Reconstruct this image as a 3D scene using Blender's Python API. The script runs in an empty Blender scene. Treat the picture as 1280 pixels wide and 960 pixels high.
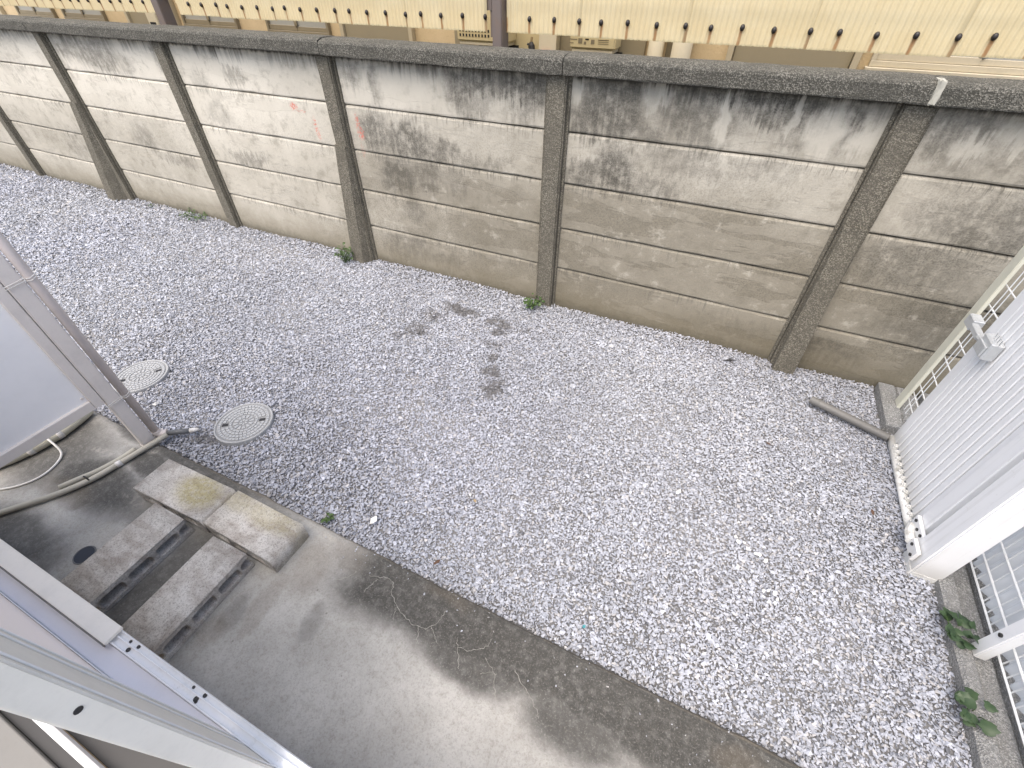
import bpy, bmesh, math, random
import numpy as np
from mathutils import Vector, Matrix

random.seed(7)
rng = np.random.default_rng(11)
S = bpy.context.scene
COL = S.collection
R = math.radians

# ------------------------------------------------------------------ camera
cam_data = bpy.data.cameras.new('camera')
cam = bpy.data.objects.new('camera', cam_data)
COL.objects.link(cam)
cam_data.sensor_width = 36.0
cam_data.lens = 15.643
cam_data.clip_start = 0.02
cam_data.clip_end = 2000
CR = Matrix(((0.90527096, -0.29204973, 0.30853109),
             (0.42480652, 0.61392367, -0.66530981),
             (0.00488901, 0.73335168, 0.6798319)))
cam.matrix_world = Matrix.Translation((0, 0, 1.94)) @ CR.to_4x4()
S.camera = cam

# ------------------------------------------------------------------ sky, sun, exposure
SUN_EL, SUN_AZ = R(64), R(190)        # azimuth measured from +Y towards +X: the sun stands behind the house, veiled
world = bpy.data.worlds.new('World')
S.world = world
world.use_nodes = True
wn = world.node_tree.nodes
sky = wn.new('ShaderNodeTexSky')
sky.sky_type = 'NISHITA'
sky.sun_disc = False
sky.sun_elevation = SUN_EL
sky.sun_rotation = SUN_AZ
sky.air_density = 1.0
sky.dust_density = 4.0
sky.ozone_density = 1.0
world.node_tree.links.new(sky.outputs[0], wn['Background'].inputs[0])
wn['Background'].inputs[1].default_value = 0.12
sun_data = bpy.data.lights.new('sun', 'SUN')
sun_data.energy = 1.5
sun_data.angle = R(70)
sun_data.color = (1.0, 0.92, 0.79)
sun = bpy.data.objects.new('sun', sun_data)
COL.objects.link(sun)
sdir = Vector((math.sin(SUN_AZ) * math.cos(SUN_EL), math.cos(SUN_AZ) * math.cos(SUN_EL), math.sin(SUN_EL)))
sun.rotation_euler = sdir.to_track_quat('Z', 'Y').to_euler()
S.view_settings.view_transform = 'Standard'
S.view_settings.look = 'None'
S.view_settings.exposure = 1.25
S.view_settings.gamma = 1.0
S.view_settings.use_curve_mapping = False


# ------------------------------------------------------------------ node helper
class NT:
    def __init__(self, name):
        self.m = bpy.data.materials.new(name)
        self.m.use_nodes = True
        self.t = self.m.node_tree
        self.n = self.t.nodes
        self.b = self.n['Principled BSDF']
        self.b.inputs['Roughness'].default_value = 0.85

    def put(self, sock, v):
        if isinstance(v, bpy.types.NodeSocket):
            self.t.links.new(v, sock)
        elif isinstance(v, (tuple, list)) and len(v) == 3 and sock.type == 'RGBA':
            sock.default_value = (*v, 1)
        else:
            sock.default_value = v

    def node(self, typ, **kw):
        nd = self.n.new('ShaderNode' + typ)
        for k, v in kw.items():
            setattr(nd, k, v)
        return nd

    def pos(self):
        return self.node('NewGeometry').outputs['Position']

    def objco(self):
        return self.node('TexCoord').outputs['Object']

    def math(self, op, a, b=0.0, c=None, clamp=False):
        nd = self.node('Math', operation=op, use_clamp=clamp)
        self.put(nd.inputs[0], a)
        self.put(nd.inputs[1], b)
        if c is not None:
            self.put(nd.inputs[2], c)
        return nd.outputs[0]

    def vmath(self, op, a, b=None):
        nd = self.node('VectorMath', operation=op)
        self.put(nd.inputs[0], a)
        if b is not None:
            self.put(nd.inputs[1], b)
        return nd.outputs['Value'] if op in ('LENGTH', 'DISTANCE', 'DOT_PRODUCT') else nd.outputs[0]

    def sep(self, v):
        return self.node_out3('SeparateXYZ', v)

    def node_out3(self, typ, v):
        nd = self.node(typ)
        self.put(nd.inputs[0], v)
        return nd.outputs[0], nd.outputs[1], nd.outputs[2]

    def comb(self, x, y, z):
        nd = self.node('CombineXYZ')
        for i, v in enumerate((x, y, z)):
            self.put(nd.inputs[i], v)
        return nd.outputs[0]

    def noise(self, co, scale, detail=4, rough=0.55, dist=0.0, color=False):
        nd = self.node('TexNoise')
        self.put(nd.inputs['Vector'], co)
        nd.inputs['Scale'].default_value = scale
        nd.inputs['Detail'].default_value = detail
        nd.inputs['Roughness'].default_value = rough
        nd.inputs['Distortion'].default_value = dist
        return nd.outputs['Color' if color else 'Fac']

    def voro(self, co, scale, feature='F1', out='Distance'):
        nd = self.node('TexVoronoi', feature=feature)
        self.put(nd.inputs['Vector'], co)
        nd.inputs['Scale'].default_value = scale
        return nd.outputs[out]

    def step(self, v, a, b, lo=0.0, hi=1.0):
        nd = self.node('MapRange', interpolation_type='SMOOTHSTEP')
        self.put(nd.inputs['Value'], v)
        for k, x in (('From Min', a), ('From Max', b), ('To Min', lo), ('To Max', hi)):
            self.put(nd.inputs[k], x)
        return nd.outputs[0]

    def mix(self, f, a, b, mode='MIX'):
        nd = self.node('MixRGB', blend_type=mode)
        self.put(nd.inputs[0], f)
        self.put(nd.inputs[1], a)
        self.put(nd.inputs[2], b)
        return nd.outputs[0]

    def bump(self, h, dist=0.002, strength=1.0):
        nd = self.node('Bump')
        self.put(nd.inputs['Height'], h)
        nd.inputs['Distance'].default_value = dist
        nd.inputs['Strength'].default_value = strength
        self.t.links.new(nd.outputs[0], self.b.inputs['Normal'])

    def blobs(self, co, items):
        """largest of several soft patches; items: (cx, cy, rx, ry, strength)"""
        acc = None
        for cx, cy, rx, ry, s in items:
            v = self.vmath('SUBTRACT', co, (cx, cy, 0))
            v = self.vmath('MULTIPLY', v, (1 / rx, 1 / ry, 0))
            d = self.step(self.vmath('LENGTH', v), 1.15, 0.45, 0.0, s)
            acc = d if acc is None else self.math('MAXIMUM', acc, d)
        return acc

    def base(self, c):
        self.put(self.b.inputs['Base Color'], c)
        return self.m


# ------------------------------------------------------------------ materials
def plain(name, col, rough=0.6, metal=0.0, dirt=0.25, scale=14.0, dirtcol=None):
    k = NT(name)
    co = k.pos()
    n = k.noise(co, scale, 6, 0.65)
    dc = dirtcol or tuple(c * 0.55 for c in col)
    f = k.step(n, 0.45, 0.75, 0.0, dirt)
    fine = k.noise(co, scale * 12, 2)
    f2 = k.math('MULTIPLY', k.step(fine, 0.5, 0.75), dirt * 0.35)
    c = k.mix(f, col, dc)
    c = k.mix(f2, c, dc)
    k.b.inputs['Roughness'].default_value = rough
    k.b.inputs['Metallic'].default_value = metal
    k.put(k.b.inputs['Roughness'], k.math('ADD', rough - 0.08, k.math('MULTIPLY', n, 0.16)))
    return k.base(c)


def mat_panel():
    k = NT('weathered_panel_concrete')
    P = k.pos()
    x, y, z = k.sep(P)
    rnd = k.node('ObjectInfo').outputs['Random']
    big = k.noise(P, 2.3, 7, 0.6)
    mid = k.noise(P, 22, 6, 0.65)
    fine = k.noise(P, 130, 4, 0.8)
    sco = k.comb(k.math('MULTIPLY', x, 34.0), 0.0, k.math('MULTIPLY', z, 2.2))
    streak = k.noise(sco, 1.0, 7, 0.68)
    sco2 = k.comb(k.math('MULTIPLY', x, 9.0), 3.0, k.math('MULTIPLY', z, 0.9))
    streak2 = k.noise(sco2, 1.0, 5, 0.6)
    row = k.math('FRACT', k.math('DIVIDE', k.math('SUBTRACT', z, 0.027), 0.3))
    # distorted lookup for stains that have a shape of their own
    dn = k.node('VectorMath', operation='SUBTRACT')
    k.put(dn.inputs[0], k.noise(P, 7, 5, 0.6, color=True))
    dn.inputs[1].default_value = (0.5, 0.5, 0.5)
    dx, dy, dz = k.sep(dn.outputs[0])
    bx = k.math('ADD', x, k.math('MULTIPLY', dx, 0.16))
    bz = k.math('ADD', z, k.math('MULTIPLY', dz, 0.20))
    bz = k.math('ADD', bz, k.math('MULTIPLY', k.math('SUBTRACT', streak, 0.5), 0.30))
    bco = k.comb(bx, bz, 0.0)
    # paler towards the left bays and the top, darker beige towards the right
    leftc = k.step(x, -1.2, -4.2)
    upper = k.step(z, 0.55, 1.25)
    lf = k.math('ADD', k.math('MULTIPLY', leftc, 0.60), k.math('MULTIPLY', upper, 0.45))
    lf = k.math('ADD', lf, k.math('MULTIPLY', k.math('SUBTRACT', rnd, 0.5), 0.22))
    lf = k.math('ADD', lf, k.math('MULTIPLY', k.math('SUBTRACT', big, 0.5), 0.9), clamp=True)
    c = k.mix(lf, (0.235, 0.212, 0.165), (0.645, 0.61, 0.53))
    # skim-coat tide marks: smooth pale crescents with an outline
    tide = k.noise(k.vmath('MULTIPLY', P, (1.0, 1.0, 4.6)), 1.5, 4, 0.55, 0.25)
    tm = k.step(tide, 0.50, 0.515)
    c = k.mix(k.math('MULTIPLY', tm, 0.20), c, (0.42, 0.39, 0.325))
    line = k.math('MULTIPLY', k.step(tide, 0.492, 0.502), k.step(tide, 0.516, 0.506))
    c = k.mix(k.math('MULTIPLY', line, 0.16), c, (0.22, 0.20, 0.17))
    # speckled aggregate where the skim has worn off
    rough_area = k.math('MULTIPLY', k.math('SUBTRACT', 1.0, k.math('MULTIPLY', tm, 0.6)), k.step(z, 1.3, 0.7, 0.25, 1.0))
    spk = k.math('MULTIPLY', k.step(fine, 0.47, 0.60), rough_area)
    spk = k.math('MULTIPLY', spk, k.math('SUBTRACT', 1.0, k.math('MULTIPLY', leftc, 0.5)))
    c = k.mix(k.math('MULTIPLY', spk, 0.60), c, (0.13, 0.12, 0.095))
    # drip lines below each joint
    drip = k.math('MULTIPLY', k.step(row, 0.60, 0.99), k.step(streak, 0.55, 0.68))
    drip = k.math('MULTIPLY', drip, k.step(big, 0.38, 0.60))
    c = k.mix(k.math('MULTIPLY', drip, 0.75), c, (0.10, 0.095, 0.08))
    # ticks of dirt hanging from the joints
    tco = k.comb(k.math('MULTIPLY', x, 62.0), 9.0, k.math('MULTIPLY', z, 5.0))
    tick = k.math('MULTIPLY', k.step(k.noise(tco, 1.0, 5, 0.7), 0.50, 0.60), k.step(row, 0.74, 0.97))
    tick = k.math('MULTIPLY', tick, k.step(k.noise(k.vmath('ADD', P, (2, 0, 5)), 2.6, 4, 0.6), 0.44, 0.58))
    c = k.mix(k.math('MULTIPLY', tick, 0.7), c, (0.11, 0.10, 0.085))
    # hairline runs
    hco = k.comb(k.math('MULTIPLY', x, 95.0), 5.0, k.math('MULTIPLY', z, 3.0))
    hair = k.noise(hco, 1.0, 4, 0.6)
    hm = k.math('MULTIPLY', k.step(hair, 0.64, 0.72), k.step(k.noise(P, 3.4, 4, 0.6), 0.50, 0.62))
    c = k.mix(k.math('MULTIPLY', hm, 0.6), c, (0.12, 0.11, 0.09))
    # coarse mottling and lime bloom
    mott = k.noise(P, 11, 6, 0.72)
    c = k.mix(k.step(mott, 0.50, 0.70, 0.0, 0.42), c, (0.16, 0.145, 0.11))
    c = k.mix(k.step(mott, 0.46, 0.28, 0.0, 0.4), c, (0.60, 0.565, 0.485))
    # dark stain and the coping's shadow, both painted below the coping
    sw = k.step(k.math('ADD', z, k.math('MULTIPLY', k.math('SUBTRACT', streak, 0.5), 0.34)), 1.41, 1.54)
    patch = k.noise(k.comb(k.math('MULTIPLY', x, 1.7), 7.0, 0.0), 1.0, 3, 0.6)
    sw = k.math('MULTIPLY', sw, k.math('MULTIPLY', k.step(patch, 0.36, 0.60, 0.10, 1.0), k.step(streak2, 0.36, 0.60, 0.1, 1.0)))
    sw = k.math('MAXIMUM', sw, k.step(k.math('ADD', z, k.math('MULTIPLY', k.math('SUBTRACT', streak, 0.5), 0.06)), 1.487, 1.512))
    c = k.mix(k.math('MULTIPLY', sw, 0.95), c, (0.045, 0.042, 0.035))
    # individual stains
    B = [(-5.85, 1.43, .30, .13, .6), (-5.45, 1.38, .32, .14, .65), (-5.10, 1.33, .12, .10, .4), (-4.62, 1.38, .05, .11, .5),
         (-4.17, 1.27, .12, .06, .35), (-3.75, 1.33, .12, .05, .5), (-4.10, 1.03, .14, .09, .35),
         (-3.95, 0.70, .26, .05, .5), (-5.35, 0.72, .16, .12, .5), (-5.0, 0.56, .30, .05, .4),
         (-1.62, 1.42, .20, .17, .85), (-1.27, 1.43, .20, .17, .85), (-2.38, 1.37, .05, .12, .6), (-2.58, 1.44, .10, .10, .5),
         (-2.45, 1.08, .14, .14, .75), (-2.15, 1.04, .26, .12, .8), (-1.88, 1.00, .14, .08, .7), (-1.62, 0.98, .26, .05, .35),
         (-2.30, 0.80, .16, .14, .75), (-2.05, 0.82, .14, .12, .55), (-2.2, 0.55, .10, .12, .4), (-1.8, 0.80, .12, .10, .35),
         (-2.35, 0.20, .28, .12, .55), (-1.95, 0.16, .20, .07, .45),
         (-0.72, 1.34, .20, .14, .85), (-0.85, 1.28, .14, .10, .8), (-0.55, 1.27, .16, .07, .6), (-0.62, 1.48, .3, .08, .8),
         (-0.30, 1.42, .16, .16, .65), (-0.18, 1.33, .16, .10, .55), (0.02, 1.49, .3, .07, .95),
         (0.10, 1.42, .17, .07, .75), (0.30, 1.44, .10, .10, .8), (0.45, 1.42, .05, .13, .8), (0.22, 1.35, .10, .08, .4),
         (-0.66, 1.05, .14, .13, .85), (-0.84, 1.00, .14, .09, .7), (-0.45, 0.99, .20, .05, .5),
         (-0.25, 1.15, .26, .09, .4), (0.15, 1.16, .2, .06, .3),
         (0.86, 1.44, .14, .14, .6), (1.15, 1.28, .30, .12, .35), (1.20, 1.06, .34, .14, .6), (1.0, 0.80, .30, .13, .5),
         (1.4, 0.5, .4, .2, .5), (0.85, 0.16, .24, .10, .6), (0.3, 0.14, .3, .10, .35), (-6.6, 0.5, .3, .2, .35), (-7.0, 1.3, .3, .2, .2)]
    bl = k.blobs(bco, [(a, b, c_ * 1.22, d * 1.2, e) for a, b, c_, d, e in B])
    bl = k.math('MULTIPLY', bl, k.step(k.math('ADD', mid, k.math('MULTIPLY', streak, 0.7)), 0.62, 0.94, 0.38, 1.0))
    bl = k.math('MULTIPLY', bl, k.step(fine, 0.40, 0.58, 0.72, 1.0))
    c = k.mix(k.math('MULTIPLY', bl, 1.0, clamp=True), c, (0.055, 0.051, 0.042))
    # washed pale runs
    W = [(-0.12, 1.36, .05, .13, .8), (-0.48, 1.45, .10, .07, .7), (0.36, 1.36, .10, .14, .75), (0.52, 1.34, .08, .10, .7), (0.20, 1.42, .03, .10, .7),
         (0.95, 1.36, .08, .06, .6), (1.15, 1.42, .10, .05, .5), (-0.95, 1.44, .05, .08, .7), (-2.15, 1.36, .30, .12, .6), (-1.45, 1.33, .30, .05, .5)]
    wl = k.blobs(bco, W)
    c = k.mix(k.math('MULTIPLY', wl, 0.75), c, (0.60, 0.565, 0.485))
    # mud splash on the lowest row
    mud = k.math('MULTIPLY', k.step(k.math('ADD', z, k.math('MULTIPLY', mid, 0.25)), 0.46, 0.16), 0.62)
    c = k.mix(mud, c, (0.17, 0.145, 0.095))
    base_g = k.math('MULTIPLY', k.step(k.math('ADD', z, k.math('MULTIPLY', mid, 0.12)), 0.16, 0.06), 0.6)
    c = k.mix(base_g, c, (0.075, 0.068, 0.045))
    # rubbed red paint
    red = [(-3.20, 1.17, .045, .035, 1.0), (-3.13, 1.145, .05, .012, .6), (-3.02, 1.05, .022, .075, 1.0), (-3.01, 0.99, .02, .05, .6),
           (-2.60, 1.10, .025, .09, 1.0), (-2.585, 1.05, .035, .05, .9), (-2.60, .93, .02, .06, .35)]
    rl = k.blobs(k.comb(x, z, 0.0), red)
    rl = k.math('MULTIPLY', rl, k.step(k.noise(P, 65, 4, 0.7), 0.42, 0.62))
    c = k.mix(k.math('MULTIPLY', rl, 0.8), c, (0.62, 0.10, 0.06))
    # dark joint edges
    edge = k.math('MAXIMUM', k.step(row, 0.965, 1.0), k.step(row, 0.02, 0.0))
    c = k.mix(k.math('MULTIPLY', edge, 0.5), c, (0.14, 0.125, 0.10))
    k.b.inputs['Roughness'].default_value = 0.92
    k.bump(k.math('ADD', k.math('MULTIPLY', fine, 0.7), k.math('ADD', mid, k.math('MULTIPLY', tm, 0.2))), 0.005, 0.6)
    return k.base(c)


def mat_aggregate(name, lo, hi, moss=0.3):
    k = NT(name)
    P = k.pos()
    v = k.node('TexVoronoi')
    k.put(v.inputs['Vector'], P)
    v.inputs['Scale'].default_value = 230
    cell = k.sep(v.outputs['Color'])[0]
    n = k.noise(P, 5, 6, 0.65)
    f = k.math('MULTIPLY', k.step(cell, 0.45, 0.95), k.step(n, 0.3, 0.65, 0.35, 1.0))
    c = k.mix(f, lo, hi)
    c = k.mix(k.step(n, 0.52, 0.72, 0.0, moss), c, (0.05, 0.048, 0.038))
    k.b.inputs['Roughness'].default_value = 0.95
    k.bump(k.math('ADD', v.outputs['Distance'], k.noise(P, 60, 4)), 0.006, 0.8)
    return k.base(c)


def mat_slab():
    k = NT('stained_slab_concrete')
    P = k.pos()
    x, y, z = k.sep(P)
    dn = k.node('VectorMath', operation='SUBTRACT')
    k.put(dn.inputs[0], k.noise(P, 5.5, 6, 0.62, color=True))
    dn.inputs[1].default_value = (0.5, 0.5, 0.5)
    off = k.vmath('MULTIPLY', dn.outputs[0], (0.14, 0.12, 0.0))
    co = k.vmath('MULTIPLY', k.vmath('ADD', P, off), (1, 1, 0))
    big = k.noise(P, 3.0, 8, 0.62)
    fine = k.noise(P, 150, 4, 0.8)
    mid = k.noise(P, 34, 5, 0.65)
    c = k.mix(k.step(big, 0.32, 0.66), (0.36, 0.352, 0.33), (0.48, 0.47, 0.445))
    c = k.mix(k.step(mid, 0.46, 0.72, 0.0, 0.35), c, (0.24, 0.22, 0.19))
    # algae-dark margin along the gravel edge and around the partition; darker between the blocks too
    D = [(.28, .28, .20, .22, .5), (.06, .40, .26, .13, .85), (-.35, .42, .30, .12, .85), (.70, .34, .34, .36, .85), (.95, .4, .3, .3, .8), (-2.2, .60, .9, .07, .85),
         (-2.45, .30, .42, .16, .85), (-2.95, .35, .45, .30, .8), (-2.30, .50, .25, .10, .85), (-2.05, .30, .22, .10, .5),
         (-2.50, -.05, .35, .16, .75), (-3.6, .3, .6, .5, .7), (-1.68, .10, .13, .45, .75), (-2.25, -.12, .14, .2, .6), (-1.0, .27, .05, .10, .3), (-1.30, .15, .05, .10, .35)]
    dm = k.blobs(co, D)
    cx_, cy_, cz_ = k.sep(co)
    dny_ = k.sep(dn.outputs[0])[1]
    band = k.math('MULTIPLY', k.step(k.math('ADD', y, k.math('MULTIPLY', dny_, 0.12)), 0.31, 0.44), k.step(cx_, -1.20, -0.88))
    dm = k.math('MAXIMUM', dm, k.math('MULTIPLY', band, 0.93))
    dm = k.math('MULTIPLY', dm, k.step(mid, 0.25, 0.55, 0.80, 1.0))
    c = k.mix(dm, c, (0.040, 0.0395, 0.037))
    BR = [(-1.16, .42, .10, .16, .55), (-1.22, .22, .05, .18, .55), (-1.32, .07, .07, .08, .5), (-.55, .58, .12, .05, .4), (.6, .52, .12, .06, .45), (-2.55, .20, .22, .07, .5), (-1.05, .55, .12, .07, .4)]
    br = k.blobs(co, BR)
    c = k.mix(k.math('MULTIPLY', br, 0.6), c, (0.16, 0.13, 0.095))
    L = [(-2.42, .56, .10, .03, .55), (-2.62, .44, .12, .03, .5), (-2.10, .12, .15, .14, .4), (-2.2, .33, .10, .05, .4), (-1.20, .56, .06, .03, .6), (-2.5, .10, .25, .05, .4)]
    lm = k.math('MULTIPLY', k.blobs(co, L), k.step(mid, 0.42, 0.62))
    c = k.mix(lm, c, (0.46, 0.44, 0.40))
    # dark sand grains and pale grit
    c = k.mix(k.step(fine, 0.46, 0.66, 0.0, 0.34), c, (0.14, 0.13, 0.115))
    fine2 = k.noise(k.vmath('ADD', P, (9, 4, 0)), 140, 4, 0.8)
    c = k.mix(k.step(fine2, 0.52, 0.70, 0.0, 0.22), c, (0.58, 0.56, 0.52))
    # worn lip
    c = k.mix(k.step(y, 0.590, 0.604, 0.0, 0.45), c, (0.20, 0.17, 0.13))
    pits = k.step(k.voro(P, 7.0), 0.045, 0.02, 0.0, 0.55)
    c = k.mix(pits, c, (0.10, 0.09, 0.075))
    k.b.inputs['Roughness'].default_value = 0.97
    k.b.inputs['Specular IOR Level'].default_value = 0.15
    k.bump(k.math('ADD', k.math('MULTIPLY', fine, 0.6), k.math('ADD', mid, big)), 0.004, 0.65)
    return k.base(c)


def mat_block():
    k = NT('old_block_concrete')
    O = k.node('TexCoord').outputs['Object']
    rnd = k.node('ObjectInfo').outputs['Random']
    P = k.vmath('ADD', k.pos(), k.comb(k.math('MULTIPLY', rnd, 5.0), 0.0, 0.0))
    big = k.noise(P, 9, 6, 0.6, 0.5)
    mid = k.noise(P, 45, 5, 0.65)
    fine = k.noise(P, 170, 4, 0.8)
    bands = k.noise(k.vmath('MULTIPLY', P, (2.5, 9.0, 3.0)), 2.2, 4, 0.55)
    c = k.mix(k.step(big, 0.36, 0.62), (0.47, 0.435, 0.40), (0.68, 0.66, 0.625))
    c = k.mix(k.step(bands, 0.5, 0.66, 0.0, 0.55), c, (0.36, 0.31, 0.275))
    moss = k.blobs(k.vmath('MULTIPLY', k.pos(), (1, 1, 0)), [(-1.84, .46, .15, .10, .85), (-1.42, .50, .20, .07, .5), (-1.62, .50, .10, .06, .5)])
    c = k.mix(k.math('MULTIPLY', moss, k.step(mid, 0.3, 0.6, 0.5, 1.0)), c, (0.40, 0.35, 0.17))
    c = k.mix(k.step(fine, 0.49, 0.62, 0.0, 0.60), c, (0.16, 0.14, 0.12))
    c = k.mix(k.step(mid, 0.55, 0.75, 0.0, 0.3), c, (0.20, 0.18, 0.14))
    k.b.inputs['Roughness'].default_value = 0.95
    k.bump(k.math('ADD', fine, mid), 0.004, 0.9)
    return k.base(c)


def mat_stone():
    k = NT('crushed_limestone')
    a = k.node('Attribute', attribute_name='stone_tint')
    n = k.noise(k.pos(), 90, 4, 0.65)
    c = k.mix(k.step(n, 0.35, 0.7, 0.0, 0.35), a.outputs['Color'], (0.17, 0.17, 0.19))
    k.b.inputs['Roughness'].default_value = 0.7
    return k.base(c)


def mat_ground():
    k = NT('dark_soil')
    P = k.pos()
    n = k.noise(P, 40, 6, 0.7)
    c = k.mix(k.step(n, 0.35, 0.7), (0.06, 0.058, 0.056), (0.20, 0.195, 0.19))
    k.bump(n, 0.01)
    return k.base(c)


def mat_sheet():
    k = NT('cream_corrugated_plastic')
    O = k.objco()
    x, y, z = k.sep(O)
    P = k.pos()
    n = k.noise(P, 6, 5, 0.6)
    c = k.mix(k.step(n, 0.35, 0.7), (0.75, 0.64, 0.40), (0.80, 0.70, 0.46))
    # rust runs below each bolt (bolts at fixed offsets on the sheet)
    acc = None
    for bx in (0.0, -0.178, -0.355, -0.520):
        xx = k.math('ADD', x, k.math('MULTIPLY', k.math('SUBTRACT', k.noise(P, 25, 2), 0.5), 0.008))
        d = k.math('ABSOLUTE', k.math('SUBTRACT', xx, bx + 0.002))
        s = k.step(d, 0.013, 0.004)
        acc = s if acc is None else k.math('MAXIMUM', acc, s)
    acc = k.math('MULTIPLY', acc, k.step(z, 0.088, 0.072))
    acc = k.math('MULTIPLY', acc, k.step(n, 0.25, 0.55, 0.35, 0.85))
    c = k.mix(acc, c, (0.36, 0.17, 0.06))
    # grime along the lower rim and seams
    g = k.math('MULTIPLY', k.step(k.math('ADD', z, k.math('MULTIPLY', k.noise(P, 45, 4), 0.02)), 0.022, 0.008), 0.5)
    c = k.mix(g, c, (0.36, 0.34, 0.20))
    seam = k.math('MULTIPLY', k.step(k.math('ABSOLUTE', x), 0.02, 0.0), k.step(n, 0.3, 0.6, 0.1, 0.5))
    c = k.mix(seam, c, (0.40, 0.35, 0.22))
    sp = k.step(k.voro(P, 16), 0.05, 0.02, 0.0, 0.5)
    c = k.mix(sp, c, (0.38, 0.33, 0.22))
    k.base(c)
    k.b.inputs['Roughness'].default_value = 0.5
    tr = k.node('BsdfTranslucent')
    k.put(tr.inputs['Color'], c)
    mx = k.node('MixShader')
    mx.inputs[0].default_value = 0.30
    k.t.links.new(k.b.outputs[0], mx.inputs[1])
    k.t.links.new(tr.outputs[0], mx.inputs[2])
    k.t.links.new(mx.outputs[0], k.n['Material Output'].inputs['Surface'])
    return k.m


def mat_poly():
    k = NT('clear_ribbed_plastic')
    n = k.noise(k.pos(), 12, 5)
    c = k.mix(n, (0.86, 0.87, 0.88), (0.72, 0.74, 0.75))
    k.base(c)
    k.b.inputs['Roughness'].default_value = 0.25
    tr = k.node('BsdfTranslucent')
    k.put(tr.inputs['Color'], c)
    tp = k.node('BsdfTransparent')
    m1 = k.node('MixShader')
    m1.inputs[0].default_value = 0.4
    k.t.links.new(k.b.outputs[0], m1.inputs[1])
    k.t.links.new(tr.outputs[0], m1.inputs[2])
    m2 = k.node('MixShader')
    m2.inputs[0].default_value = 0.15
    k.t.links.new(m1.outputs[0], m2.inputs[1])
    k.t.links.new(tp.outputs[0], m2.inputs[2])
    k.t.links.new(m2.outputs[0], k.n['Material Output'].inputs['Surface'])
    return k.m


def mat_frost():
    k = NT('frosted_sash_glass')
    n = k.noise(k.pos(), 160, 3)
    c = k.mix(n, (0.74, 0.72, 0.73), (0.82, 0.80, 0.81))
    k.base(c)
    k.b.inputs['Roughness'].default_value = 0.3
    tr = k.node('BsdfTranslucent')
    k.put(tr.inputs['Color'], c)
    mx = k.node('MixShader')
    mx.inputs[0].default_value = 0.5
    k.t.links.new(k.b.outputs[0], mx.inputs[1])
    k.t.links.new(tr.outputs[0], mx.inputs[2])
    k.t.links.new(mx.outputs[0], k.n['Material Output'].inputs['Surface'])
    return k.m


def mat_stucco():
    k = NT('beige_stucco')
    P = k.pos()
    v = k.noise(P, 70, 5, 0.7)
    n = k.noise(P, 4, 5)
    c = k.mix(k.step(n, 0.3, 0.7), (0.56, 0.44, 0.27), (0.64, 0.51, 0.32))
    c = k.mix(k.step(v, 0.5, 0.7, 0, 0.3), c, (0.36, 0.27, 0.16))
    k.bump(v, 0.006, 0.9)
    k.b.inputs['Roughness'].default_value = 0.9
    return k.base(c)


def mat_white():
    k = NT('white_painted_aluminium')
    P = k.pos()
    x, y, z = k.sep(P)
    st = k.noise(k.comb(k.math('MULTIPLY', x, 40.0), k.math('MULTIPLY', y, 40.0), k.math('MULTIPLY', z, 1.2)), 1.0, 5, 0.65)
    n = k.noise(P, 7, 6, 0.65)
    f = k.math('MULTIPLY', k.step(st, 0.50, 0.72), k.step(n, 0.35, 0.65, 0.08, 0.28))
    c = k.mix(f, (0.87, 0.875, 0.88), (0.50, 0.50, 0.47))
    low = k.math('MULTIPLY', k.step(k.math('ADD', z, k.math('MULTIPLY', n, 0.10)), 0.22, 0.05), 0.55)
    c = k.mix(low, c, (0.42, 0.40, 0.35))
    sp = k.step(k.noise(P, 85, 3, 0.7), 0.64, 0.74, 0.0, 0.3)
    c = k.mix(sp, c, (0.45, 0.43, 0.38))
    k.b.inputs['Roughness'].default_value = 0.42
    return k.base(c)


def mat_leaf(name, a, b):
    k = NT(name)
    rnd = k.node('ObjectInfo').outputs['Random']
    n = k.noise(k.pos(), 60, 4)
    c = k.mix(k.math('ADD', k.math('MULTIPLY', n, 0.7), k.math('MULTIPLY', rnd, 0.3)), a, b)
    k.b.inputs['Roughness'].default_value = 0.5
    return k.base(c)


def mat_glass_frost():
    k = NT('frosted_window_glass')
    n = k.noise(k.pos(), 220, 2)
    c = k.mix(n, (0.30, 0.30, 0.28), (0.40, 0.40, 0.37))
    k.b.inputs['Roughness'].default_value = 0.3
    return k.base(c)


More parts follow.
